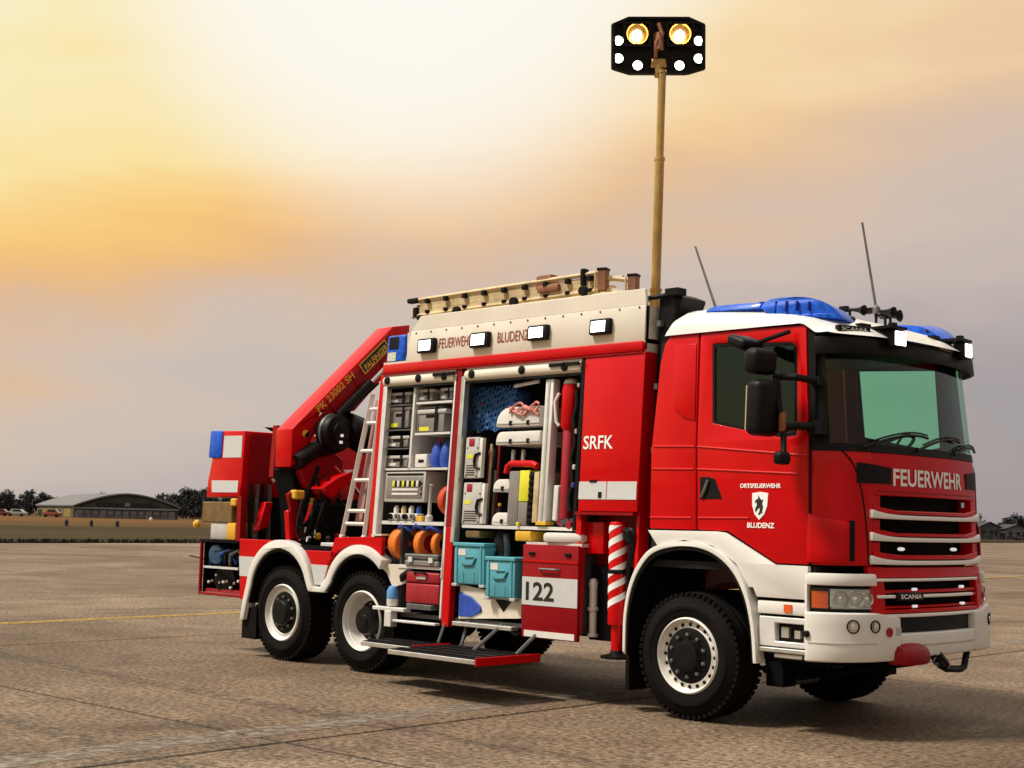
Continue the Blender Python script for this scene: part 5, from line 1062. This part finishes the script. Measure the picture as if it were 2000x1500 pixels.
xa, za = ins(-3.22, 1.545, .07); bm = B(); lathe(bm, [(.04, 0), (.04, .05), (.02, .07), (.016, .34), (.03, .36), (.0, .37)], (xa, -1.14, za), (0, 0, 1), 12); tag(obj('hand_lever', bm, LGREY, lean_=True), 'slim pale lever standing right of the electrical cabinet', 'lever')
xa, za = ins(-3.33, 1.545, .07); bm = B(); box(bm, xa-.03, xa+.05, -1.19, -1.09, za, za+.05); tag(obj('small_box', bm, YELLOW, lean_=True, bevel=.006), 'tiny yellow box on the rear locker floor', 'box')
# orange-red cable drum
def coil(x, y, z, r, w, M, name, label, cat, lean_=True, Mc=BLACK, group=None, tilt=(1, -.25, 0)):
    t_ = thing(name, label, cat, lean((x, y, z-r)) if lean_ else (x, y, z-r), group); ax = Vector(tilt).normalized()
    bm = B(); lathe(bm, [(r*.55, -w/2), (r*.97, -w/2), (r, -w/2+.012), (r, w/2-.012), (r*.97, w/2), (r*.55, w/2)], (x, y, z), ax, 36, caps=False); obj('disc', bm, M, t_, lean_=lean_)
    bm = B(); lathe(bm, [(0, -w/2+.01), (r*.56, -w/2+.01), (r*.56, w/2-.006), (r*.2, w/2-.01), (r*.15, w/2+.015), (0, w/2+.015)], (x, y, z), ax, 20); obj('hub', bm, Mc, t_, lean_=lean_)
    bm = B()
    for q in (.66, .78, .9):
        s_, t2, d = frame_of(ax); tube(bm, [Vector((x, y, z)) + d*(w/2+.004) + (s_*math.cos(k/18*math.pi) + t2*math.sin(k/18*math.pi))*r*q for k in range(37)], .009, 5, caps=False)
    obj('windings', bm, M, t_, lean_=lean_)
    return t_
coil(-3.10, -1.02, 1.76, .155, .09, ORED, 'cable_drum', 'orange-red cable drum beside the electrical cabinet', 'cable drum')
coil(-3.70, -1.06, 1.315, .165, .16, ORANGE, 'hose_reel', 'thick orange hose reel, leftmost under the rear locker', 'hose reel', lean_=False, Mc=ORED, group='orange reels')
coil(-3.36, -1.04, 1.325, .16, .10, ORANGE, 'hose_reel', 'middle orange and red hose reel under the rear locker', 'hose reel', lean_=False, Mc=CASER, group='orange reels')
coil(-3.14, -1.02, 1.325, .155, .07, ORANGE, 'hose_reel', 'thin dark-centred orange reel next to the red post', 'hose reel', lean_=False, group='orange reels')
for k, (x, z) in enumerate(((-3.50, 1.475), (-3.28, 1.485), (-3.08, 1.475))):
    xa, za = ins(x, z, .1); bm = B(); tube(bm, [(xa-.08, -1.14, za), (xa-.03, -1.16, za+.02), (xa+.04, -1.13, za-.005), (xa+.07, -1.1, za-.03)], .026, 8); tag(obj('blue_glove', bm, BLUEB, lean_=False), ('left', 'middle', 'right')[k] + ' blue strap bundle above the orange reels', 'strap', 'blue straps')
# grey toolbox and red case
t_ = thing('tool_box', 'flat grey toolbox between the orange reels and the red case', 'toolbox', (-3.26, -1.0, 1.106))
bm = B(); box(bm, -3.50, -3.0, -1.24, -.80, 1.108, 1.165); obj('base', bm, GREY, t_, bevel=.01); bm = B(); box(bm, -3.50, -3.0, -1.245, -.80, 1.17, 1.225); obj('lid', bm, STEEL, t_, bevel=.012)
for x in (-3.4, -3.1): bm = B(); box(bm, x-.03, x+.03, -1.255, -1.24, 1.145, 1.195); obj('clasp', bm, LALU, t_)
t_ = thing('red_case', 'dark red hard case on the slide-out tray by the second axle', 'case', (-3.25, -1.02, .745))
bm = B(); box(bm, -3.47, -2.985, -1.24, -.80, .745, .94); obj('body', bm, CASER, t_, bevel=.02, seg=3); bm = B(); box(bm, -3.47, -2.985, -1.24, -.80, .946, 1.05); obj('lid', bm, CASER, t_, bevel=.02, seg=3)
bm = B(); box(bm, -3.30, -3.17, -1.252, -1.238, .985, 1.01); obj('label_card', bm, CASEW, t_)
bm = B(); tube(bm, [(-3.33, -1.245, 1.03), (-3.31, -1.27, 1.045), (-3.17, -1.27, 1.045), (-3.15, -1.245, 1.03)], .011, 6); obj('handle', bm, BLACK, t_)
t_ = thing('fuel_can', 'small blue and white canister beside the second wheel', 'canister', (-3.68, -1.22, .70))
bm = B(); lathe(bm, [(0, 0), (.055, 0), (.06, .02), (.06, .07)], (-3.68, -1.22, .70), (0, 0, 1), 16); obj('base', bm, CASEW, t_); bm = B(); lathe(bm, [(.061, .07), (.061, .15), (.04, .19), (.02, .2), (0, .2)], (-3.68, -1.22, .70), (0, 0, 1), 16); obj('top', bm, mat('sky_blue', (.10, .30, .62), .4), t_)
bm = B(); tube(bm, [(-3.60, -1.16, .93), (-3.55, -1.2, .99), (-3.47, -1.2, 1.03), (-3.40, -1.18, 1.06)], [.03, .045, .045, .03], 10); tag(obj('hose_nozzle', bm, BLACK), 'dark bent nozzle lying against the white arch ledge', 'nozzle')
# front locker
def case(x0, x1, z0, z1, label, nose, d=.06, dep=.6, group=None):
    t_ = croot('white_case', label, 'case', x0, x1, z0, d, dep, group)
    xa, za = ins(x0, z0, d); xb, zb = ins(x1, z1, d)
    n = 8; pf = [(xa, za), (xb, za), (xb, zb)] + [(xa + nose*(1-math.sin(R(90*k/n))), za + .03 + (zb-za-.03)*math.cos(R(90*k/n))) for k in range(n+1)]
    bm = B(); side(bm, pf, [], -1.25+d, -1.25+d+dep); obj('shell', bm, CASEW, t_, lean_=True, bevel=.012, seg=2)
    bm = B(); side(bm, [(xa+.015, za+.025), (xb-.01, za+.025), (xb-.01, za+.035), (xa+.015, za+.035)], [], -1.25+d-.008, -1.25+d+.01); obj('seam', bm, LGREY, t_, lean_=True)
    w = xb-xa
    for f_ in ((.35, .75) if w > .4 else (.6,)): bm = B(); box(bm, xa+w*f_-.016, xa+w*f_+.016, -1.25+d-.016, -1.25+d, za+.012, za+.055); obj('latch', bm, BLACK, t_, lean_=True, bevel=.003)
    return t_
t_ = case(-2.325, -1.76, 2.445, 2.63, 'largest white case, draped with red and white tape', .17)
xa, za = ins(-1.98, 2.63, .05)
bm = B()
for k in range(3):
    pts = [Vector((xa-.17+.028*q, -1.212+.01*math.sin(q*1.1+k), za-.055+.03*k+.03*math.sin(q*.8+k*2.1))) for q in range(15)]; tube(bm, pts, .012, 6)
tag(obj('barrier_tape', bm, mat('pink_tape', (.62, .18, .16), .5, var=.6, vscale=25), lean_=True), 'crumpled red and white tape on the largest white case', 'tape')
case(-2.315, -1.745, 2.275, 2.40, 'long flat white case directly under the largest white case', .06)
case(-2.31, -2.09, 1.835, 1.955, 'small white case left of the grey box, upper one', .08, d=.1, dep=.3)
case(-2.30, -2.07, 1.53, 1.645, 'small white case on the locker floor left of the grey box', .08, d=.1, dep=.3)
t_ = croot('rope_net', 'dark blue rope net bundle hanging at the top of the front locker', 'net', -2.77, -2.12, 2.40, .12, .3)
xa, za = ins(-2.76, 2.41, .12); xb, zb = ins(-2.15, 2.83, .12); rn = random.Random(9)
bm = B(); box(bm, xa, xb, -1.02, -.75, za+.03, zb); obj('bundle', bm, BLUEN, t_, lean_=True, bevel=.08, seg=3)
bm = B()
for k in range(13):
    y0 = za + .03 + (zb-za-.06)*k/12; tube(bm, [(xa+(xb-xa)*q/12, -1.04-.022*math.sin(q*math.pi+k*math.pi+.6*math.sin(q*1.7)), y0+.028*math.sin(q*1.57+k*3.14)) for q in range(13)], .009, 5)
for k in range(16):
    x0 = xa + (xb-xa)*(k+.5)/16; tube(bm, [(x0+.02*math.sin(q*1.4+k), -1.045, za+.02+(zb-za)*q/9) for q in range(10)], .008, 5)
obj('mesh', bm, mat('blue_cord', (.03, .12, .32), .7, var=.3, vscale=20), t_, lean_=True)
bm = B(); tube(bm, [(xa-.0, -1.15, zb-.02), (xa+.06, -1.17, zb-.10), (xa+.065, -1.17, za+.18), (xa+.02, -1.16, za+.02)], .014, 6); obj('tether', bm, mat('sky_rope', (.12, .30, .45), .7), t_, lean_=True)
# silver telescopic column and red lift-bag tube
xa, za = ins(-1.665, 1.54, .03)
t_ = thing('rescue_strut', 'tall silver square strut standing right of the white cases', 'strut', lean((xa, -1.17, za)))
bm = B(); box(bm, xa-.05, xa+.05, -1.215, -1.115, za, 2.875); obj('outer_profile', bm, LALU, t_, lean_=True, bevel=.008, seg=2); bm = B(); box(bm, xa-.062, xa+.062, -1.225, -1.105, za, za+.03); obj('foot', bm, YELLOW, t_, lean_=True)
bm = B(); box(bm, xa-.012, xa+.012, -1.221, -1.216, za+.04, 2.85); obj('groove', bm, ALU, t_, lean_=True)
xa, za = ins(-1.46, 1.56, .05)
t_ = thing('rescue_cylinder', 'long red hydraulic ram standing upright at the right of the front locker', 'hydraulic ram', lean((xa, -1.12, za)))
bm = B(); lathe(bm, [(0, 0), (.055, 0), (.058, .02), (.058, .80), (.05, .82), (0, .82)], (xa+.02, -1.12, za+.04), (-.015, 0, 1), 22); obj('barrel', bm, CASER, t_, lean_=True)
bm = B(); lathe(bm, [(.06, .80), (.082, .84), (.084, 1.16), (.075, 1.22), (.04, 1.25), (0, 1.255)], (xa+.02, -1.12, za+.04), (-.015, 0, 1), 22); obj('head', bm, RED, t_, lean_=True)
bm = B(); lathe(bm, [(.076, 1.225), (.06, 1.262), (.02, 1.28), (0, 1.28)], (xa+.02, -1.12, za+.04), (-.015, 0, 1), 22); obj('cap', bm, CASEW, t_, lean_=True)
bm = B(); tube(bm, [(xa-.07, -1.2, za+1.18), (xa-.105, -1.215, za+1.1), (xa-.09, -1.2, za+.92), (xa-.06, -1.19, za+.88)], .016, 8); obj('grip', bm, CASEW, t_, lean_=True)
bm = B(); box(bm, xa-.085, xa-.03, -1.19, -1.13, za+.02, za+.34); obj('bracket', bm, CASEW, t_, lean_=True, bevel=.01)
# steel radiator-like cases left of front locker
for k, (z0, z1, x0, x1, lab) in enumerate(((1.965, 2.36, -2.725, -2.49, 'upper of two slim grey units with C-shaped grips'), (1.53, 1.925, -2.715, -2.42, 'lower of two slim grey units with C-shaped grips'))):
    t_ = croot('pump_unit', lab, 'equipment unit', x0, x1, z0, .05, .06, 'grey units in the front locker')
    cb(x0, x1-.05, z0, z1, .05, .06, 'body', LGREY, t_, bevel=.012); cb(x1-.045, x1, z0+.005, z1-.01, .045, .05, 'flange', CASEW, t_, bevel=.008)
    cb(x0+.04, x0+.12, z1-.09, z1-.01, .044, .05, 'gauge', CASER, t_, bevel=.01)
    for q in range(5): cb(x0+.03, x1-.09, z0+.03+q*.022, z0+.038+q*.022, .047, .01, 'vent_slit', BLACK, t_, bevel=0)
    for qx in (x0+.02, x1-.075):
        for qz in (z0+.015, z1-.11): cb(qx, qx+.014, qz, qz+.014, .046, .01, 'screw', STEEL, t_, bevel=0)
    cb(x0+.03, x0+.11, z0+.19, z0+.23, .047, .01, 'label_card', LYEL, t_, bevel=0)
    xa, za = ins(x1-.055, z0+(z1-z0)*.42, .04); bm = B(); tube(bm, [(xa+.03, -1.205, za+.075), (xa-.03, -1.215, za+.06), (xa-.045, -1.215, za), (xa-.03, -1.215, za-.06), (xa+.03, -1.205, za-.075)], .014, 6); obj('grip', bm, BLACK, t_, lean_=True)
# combi tool and grey battery box
t_ = croot('power_unit', 'tall grey box with a yellow stripe and ribbed edge', 'power unit', -2.10, -1.72, 1.53, .05, .35)
cb(-2.105, -1.97, 1.53, 2.03, .05, .35, 'body', GREY, t_, bevel=.012); cb(-1.968, -1.85, 1.53, 1.75, .052, .33, 'side', GREY, t_, bevel=.01); cb(-1.97, -1.845, 1.75, 2.035, .045, .35, 'yellow_panel', LYEL, t_, bevel=.008)
cb(-1.845, -1.79, 1.54, 2.02, .06, .3, 'spine', BLACK, t_, bevel=.004); cb(-1.785, -1.72, 1.56, 2.02, .06, .3, 'frame', TAN, t_, bevel=.008)
for k in range(8): cb(-1.85, -1.80, 1.56+k*.058, 1.592+k*.058, .045, .03, 'rib', BLACK, t_, bevel=.004)
cb(-1.98, -1.95, 1.525, 1.56, .03, .03, 'catch', LYEL, t_, bevel=.004)
xa, za = ins(-1.96, 2.07, .06); bm = B(); tube(bm, [(xa-.19, -1.18, za-.06), (xa-.18, -1.18, za), (xa-.14, -1.18, za+.03), (xa+.14, -1.18, za+.025), (xa+.2, -1.18, za)], .033, 10); tag(obj('rescue_spreader', bm, RED, lean_=True), 'red bent handle lying over the tall grey box', 'rescue tool')
for k, x in enumerate((-2.06, -1.93)):
    xa, za = ins(x, 2.14, .2); bm = B(); lathe(bm, [(.022, 0), (.022, .14), (.015, .15), (0, .15)], (xa, -1.05, za-.06), (0, 0, 1), 10); tag(obj('steel_bar', bm, ALU, lean_=True), ('left', 'right')[k] + ' short steel bar above the red bent handle', 'bar', 'steel bars')
t_ = croot('tool_bundle', 'dark bundle of hand tools behind the grey units', 'tools', -2.42, -2.32, 1.53, .25, .2); rn = random.Random(5)
for k in range(7):
    xa, za = ins(-2.44+.025*k, 1.54, .2); bm = B(); tube(bm, [(xa, -1.05+.03*(k % 3), za), (xa+.01, -1.05+.03*(k % 3), za+rn.uniform(.5, .78))], .014, 6); obj('tool_shaft', bm, (BLACK, CASER, STEEL, TAN)[k % 4], t_, lean_=True)
xa, za = ins(-1.95, 2.86, .12); bm = B(); tube(bm, [(xa-.18, -1.1, za-.03), (xa+.14, -1.1, za)], .018, 8); tag(obj('tube_light', bm, LALU, lean_=True), 'slim silver bar under the front shutter roll', 'bar')
# teal boxes
for k, (x0, x1, z0, z1, y0, lab) in enumerate(((-2.775, -2.345, .955, 1.355, -1.25, 'left teal crate under the front locker, set higher'), (-2.315, -1.92, .855, 1.238, -1.27, 'right teal crate beside the red drawer, set lower'))):
    t_ = thing('teal_crate', lab, 'crate', ((x0+x1)/2, y0+.25, z0), 'teal crates')
    bm = B(); box(bm, x0+.008, x1-.008, y0, y0+.5, z0+.012, z1-.03); obj('body', bm, TEAL, t_, bevel=.015, seg=2)
    bm = B(); box(bm, x0, x1, y0-.014, y0+.5, z1-.035, z1); obj('rim', bm, TEAL, t_, bevel=.006)
    for x in (x0+.05, x1-.05): bm = B(); box(bm, x-.012, x+.012, y0-.010, y0+.02, z0+.02, z1-.04); obj('rib', bm, TEAL, t_, bevel=.004)
    bm = B(); box(bm, x0+.07, x0+.17, y0-.004, y0+.01, z1-.12, z1-.06); obj('label_card', bm, CASEW, t_)
    for x in (x0+(x1-x0)*.33, x0+(x1-x0)*.66): bm = B(); box(bm, x-.005, x+.005, y0-.005, y0+.02, z0+.03, z0+.13); obj('rib', bm, TEAL, t_)
    cx_ = (x0+x1)/2; zz = z0+(z1-z0)*.60; bm = B(); tube(bm, [(cx_-.09, y0-.004, zz-.035), (cx_-.06, y0-.012, zz-.05), (cx_+.06, y0-.012, zz-.045), (cx_+.10, y0-.004, zz+.02)], .008, 6); tube(bm, [(cx_-.05, y0-.004, zz+.02), (cx_+.06, y0-.004, zz+.025)], .007, 6); obj('handle', bm, mat('teal_dark', (.02, .12, .15), .5), t_)
    for x in (x0+.03, x1-.03): bm = B(); box(bm, x-.035, x+.035, y0-.012, y0+.05, z0-.012, z0+.015); obj('corner_foot', bm, LGREY, t_, bevel=.004)
# black motor pump, yellow box
t_ = thing('motor_pump', 'black motor pump behind the teal crates', 'pump', (-2.30, -.95, 1.10))
bm = B(); lathe(bm, [(.0, 0), (.11, 0), (.12, .04), (.12, .30), (.09, .36), (0, .37)], (-2.32, -1.0, 1.10), (0, 0, 1), 20); obj('motor', bm, BLACK, t_)
bm = B(); box(bm, -2.42, -2.12, -1.05, -.7, 1.05, 1.14); obj('base', bm, DARK, t_, bevel=.01)
bm = B(); tube(bm, [(-2.22, -1.08, 1.18), (-2.18, -1.12, 1.32), (-2.22, -1.1, 1.44)], .03, 8); obj('hose', bm, mat('slate_hose', (.03, .04, .06), .5), t_)
bm = B(); obox(bm, (-2.33, -1.125, 1.30), (.03, .02, .03)); obj('plug', bm, CHROME, t_)
bm = B(); box(bm, -2.03, -1.83, -1.18, -.95, 1.388, 1.48); tag(obj('yellow_box', bm, YELLOW, bevel=.015, seg=2), 'yellow box between the black pump and the red drawer', 'box')
bm = B(); box(bm, -2.72, -2.52, -1.16, -.95, 1.40, 1.47); tag(obj('brown_box', bm, BROWN, bevel=.012), 'brown box on top of the left teal crate', 'box')
# clutter at the right end of the front locker floor
t_ = croot('hose_coupling', 'dark hose couplings heaped on the right of the locker floor', 'couplings', -1.50, -1.28, 1.52, .08, .2); rn = random.Random(2)
for k in range(6):
    xa, za = ins(-1.52+.045*k, 1.545, .08); bm = B(); lathe(bm, [(.012, -.03), (.035, -.03), (.035, .03), (.012, .03)], (xa, -1.16+rn.uniform(-.02, .06), za+rn.uniform(.0, .05)), (rn.uniform(-1, 1), -1, rn.uniform(-.6, .6)), 12); obj('coupling', bm, (BLACK, STEEL, CASER)[k % 3], t_, lean_=True)
bm = B(); tube(bm, [lean((-1.36, -1.2, 2.75-.12*k + 0)) + Vector((.02*math.sin(k*2.1), 0, 0)) for k in range(10)], .022, 8); tag(obj('black_hose', bm, BLACK), 'black hose hanging at the right edge of the front locker', 'hose')
for k, z in enumerate((2.80, 2.38, 2.06, 1.90)):
    bm = B(); obox(bm, lean((-1.325, -1.22, z)), (.03, .03, .045)); tag(obj('karabiner', bm, (CHROME, CHROME, CASEW, BLUEB)[k], bevel=.008), ('topmost small bright clip', 'second small bright clip from the top', 'third small clip from the top', 'lowest small blue clip') [k] + ' beside the black hose', 'clip', 'clips on the shutter guide')
# ---- leaning ladder
t_ = thing('ladder', 'white and silver ladder leaning upright against the rear of the body', 'ladder', (-4.42, -1.1, 1.33))
def lad(x_, z_, y=-1.16): return lean((x_, y, z_))
LT, LB, RT2, RB = (-4.30, 2.87), (-4.62, 1.38), (-4.155, 2.85), (-4.255, 1.38)
for (a_, b_) in ((LT, LB), (RT2, RB)):
    bm = B(); tube(bm, [lad(*a_), lad(*b_)], .034, 4); obj('rail', bm, WHITE, t_, bevel=.004)
for z in (2.70, 2.555, 2.262, 1.957, 1.635, 1.50):
    f_ = (z-1.38)/1.48; bm = B(); tube(bm, [lad(LB[0]+(LT[0]-LB[0])*f_, z), lad(RB[0]+(RT2[0]-RB[0])*f_, z)], .020, 8); obj('rung', bm, WHITE, t_)
bm = B(); v_ = [lad(-4.53, 1.52, -1.08), lad(-4.33, 2.80, -1.08), lad(-4.24, 2.80, -1.08), lad(-4.42, 1.52, -1.08)]; w_ = [q + Vector((0, .02, 0)) for q in v_]
va = [bm.verts.new(q) for q in v_]; vb = [bm.verts.new(q) for q in w_]; bm.faces.new(va); bm.faces.new(vb[::-1])
for k in range(4): bm.faces.new((va[k], va[(k+1) % 4], vb[(k+1) % 4], vb[k]))
obj('backing_board', bm, mat('pinkish_board', (.42, .22, .20), .6, var=.1), t_)
for a_ in (LB, RB): bm = B(); obox(bm, lad(a_[0], a_[1]-.02), (.06, .06, .05)); obj('foot', bm, WHITE, t_, bevel=.01)
# ---- ladder and gear on the roof
t_ = thing('roof_ladder', 'tan sectional ladder lying along the roof rack', 'ladder', (-2.6, -.85, 3.5))
YL = -.92
for z0, z1, dy in ((3.66, 3.68, 0), (3.825, 3.845, 0), (3.70, 3.71, .34), (3.84, 3.85, .34)):
    bm = B(); tube(bm, [(-3.86, YL+dy, z0), (-1.28, YL+dy, z1)], .026, 4); obj('rail', bm, TAN, t_, bevel=.004)
for k in range(9):
    x = -3.62+k*.28; bm = B(); tube(bm, [(x, YL, 3.66), (x+.02, YL, 3.84)], .018, 8); tube(bm, [(x, YL, 3.75), (x, YL+.34, 3.77)], .014, 6); obj('rung', bm, TAN, t_)
    for zc2, sc in ((3.80, .05), (3.69, .035)): bm = B(); obox(bm, (x+.01, YL-.02, zc2), (sc, .05, sc)); obj('rung_clamp', bm, BLACK, t_, bevel=.006)
bm = B(); obox(bm, (-3.84, YL, 3.825), (.16, .08, .05)); obox(bm, (-3.80, YL, 3.70), (.06, .07, .10)); obox(bm, (-3.72, YL, 3.64), (.10, .07, .05)); obj('end_shoe', bm, BLACK, t_, bevel=.012)
for x in (-3.05, -2.25, -1.36): bm = B(); lathe(bm, [(0, 0), (.042, 0), (.05, .02), (.042, .05), (0, .05)], (x, -1.02, 3.635 + .02*(x+3)), (0, -1, 0), 16); obj('rack_roller', bm, BLACK, t_)
bm = B(); box(bm, -3.76, -1.30, YL+.0, YL+.05, 3.645, 3.815); obj('side_board', bm, TAN, t_, bevel=.008)
for zz in (3.72, 3.765): bm = B(); tube(bm, [(-3.80, YL+.012, zz), (-1.30, YL+.012, zz+.01)], .013, 6); obj('inner_rail', bm, mat('tan_dark', (.30, .19, .07), .5), t_)
bm = B(); box(bm, -3.6, -1.0, -1.0, -.5, 3.60, 3.64); obj('rack_base', bm, TAN, t_, bevel=.01)
bm = B(); obox(bm, (-1.98, YL+.05, 3.83), (.20, .12, .14)); obox(bm, (-1.9, YL, 3.76), (.28, .08, .07)); obj('pulley_block', bm, LADW, t_, bevel=.02, seg=2)
bm = B(); obox(bm, (-1.46, YL, 3.82), (.05, .08, .16)); obj('stop', bm, BLACK, t_, bevel=.01)
bm = B(); tube(bm, [(-1.28, YL, 3.70), (-.95, YL+.1, 3.62)], .025, 6); tube(bm, [(-1.25, YL, 3.80), (-1.0, YL+.1, 3.76)], .025, 6); obj('end_tube', bm, TAN, t_)
for k, (x, y, z0, z1, lab) in enumerate(((-1.23, -.92, 3.655, 3.88, 'brown block standing at the front end of the roof ladder'), (-.92, -.86, 3.60, 3.80, 'brown block nearest the light mast on the roof'))):
    t_ = thing('timber_block', lab, 'block', (x, y, z0)); bm = B(); obox(bm, (x, y, (z0+z1)/2), (.09, .09, z1-z0-.03), Matrix.Rotation(R(20), 3, 'Z')); obj('core', bm, LADW, t_, bevel=.01); bm = B(); obox(bm, (x, y, z1-.012), (.10, .10, .026), Matrix.Rotation(R(20), 3, 'Z')); obj('top_band', bm, BLACK, t_, bevel=.006)
    bm = B(); tube(bm, [(x-.055, y-.045, z0+.02), (x-.055, y-.045, z1-.03)], .010, 5); obj('edge_strip', bm, TAN, t_)
# ---- rear compartment contents
bm = B(); box(bm, -7.22, -6.60, -1.20, -.80, 1.47, 1.71); tag(obj('brown_crate', bm, BROWN, bevel=.01), 'brown timber box under the striped rear tower', 'box')
bm = B(); box(bm, -6.62, -6.50, -1.22, -1.1, 1.66, 1.75); tag(obj('yellow_catch', bm, YELLOW, bevel=.015), 'small yellow block at the corner of the brown timber box', 'block')
bm = B(); box(bm, -6.68, -6.50, -1.21, -.9, 1.272, 1.47); tag(obj('yellow_can', bm, YELLOW, bevel=.02, seg=2), 'yellow can below the brown timber box', 'can')
bm = B(); box(bm, -7.04, -6.70, -1.19, -.9, 1.272, 1.46); tag(obj('grey_can', bm, LGREY, bevel=.015, seg=2), 'pale grey box left of the yellow can at the rear', 'box')
bm = B(); lathe(bm, [(0, 0), (.03, .0), (.055, .025), (.052, .06), (.025, .085), (0, .088)], (-7.24, -1.2, 1.44), (-.6, -.8, 0), 16); tag(obj('yellow_lamp', bm, YELLOW), 'round yellow lamp sticking out at the rear corner', 'lamp')
t_ = thing('winch_unit', 'black winch and hose gear in the open rear locker', 'winch', (-6.76, -1.0, .66))
bm = B(); lathe(bm, [(0, -.1), (.15, -.1), (.15, -.08), (.09, -.07), (.09, .07), (.15, .08), (.15, .1), (0, .1)], (-6.80, -1.05, .82), (.3, -1, 0), 24); obj('drum', bm, BLACK, t_)
rn = random.Random(11)
for k in range(9):
    bm = B(); obox(bm, (-7.05+.075*k, -1.17, .715+rn.uniform(-.02, .16)), (.035, .03, .03)); obj('fitting', bm, CHROME if k % 2 else LALU, t_, bevel=.006)
for k in range(5):
    bm = B(); tube(bm, [(-7.1+.1*k, -1.12, .98), (-7.02+.1*k, -1.18, 1.10+.03*(k % 2)), (-6.9+.1*k, -1.15, 1.16), (-6.8+.1*k, -1.1, 1.0)], .022, 8); obj('hose', bm, (BLUEN, BLACK, BLUEB, BLACK, STEEL)[k], t_)
bm = B(); lathe(bm, [(0, 0), (.11, 0), (.12, .03), (.11, .09), (0, .1)], (-6.93, -1.1, 1.10), (.2, -1, 0), 20); obj('pump_head', bm, mat('steel_blue', (.03, .08, .14), .4), t_)
bm = B(); box(bm, -7.15, -6.4, -1.16, -.75, .665, .70); obj('base', bm, CASER, t_)
bm = B(); tube(bm, [(-7.2, -1.15, 1.04), (-7.42, -1.22, 1.07)], .010, 6); obj('lever', bm, BLACK, t_)

# small hand tools filling the gaps of the lockers
rt2 = random.Random(33)
spots = [(-3.42, 2.10, 'axe', 'short red-headed axe behind the white first aid box'), (-2.55, 2.40, 'axe', 'red-headed axe above the upper grey unit'), (-1.56, 2.05, 'axe', 'red-headed axe between the silver strut and the red ram')]
for x, z, nm, lab in spots:
    xa, za = ins(x, z, .22); t_ = thing('hand_axe', lab, 'axe', lean((xa, -1.03, za)))
    bm = B(); tube(bm, [(xa, -1.03, za), (xa+.01, -1.03, za+.30)], .013, 8); obj('shaft', bm, TAN, t_, lean_=True)
    bm = B(); side(bm, [(xa-.06, za+.24), (xa+.04, za+.25), (xa+.04, za+.30), (xa-.06, za+.32)], [], -1.045, -1.015); obj('head', bm, CASER, t_, lean_=True, bevel=.006)
for k, (x, z) in enumerate(((-2.20, 1.545), (-1.58, 1.545), (-2.40, 1.545))):
    xa, za = ins(x, z, .16); t_ = thing('water_bottle', ('slim dark flask before the small white case', 'slim dark flask at the foot of the silver strut', 'slim dark flask right of the lower grey unit')[k], 'flask', lean((xa, -1.09, za)))
    bm = B(); lathe(bm, [(0, 0), (.03, 0), (.032, .02), (.032, .12), (.014, .15), (.014, .17), (0, .17)], (xa, -1.09, za), (0, 0, 1), 14); obj('body', bm, (BLACK, CASER, BLUEN)[k], t_, lean_=True)
    bm = B(); lathe(bm, [(.017, .165), (.017, .19), (0, .192)], (xa, -1.09, za), (0, 0, 1), 12); obj('cap', bm, YELLOW, t_, lean_=True)
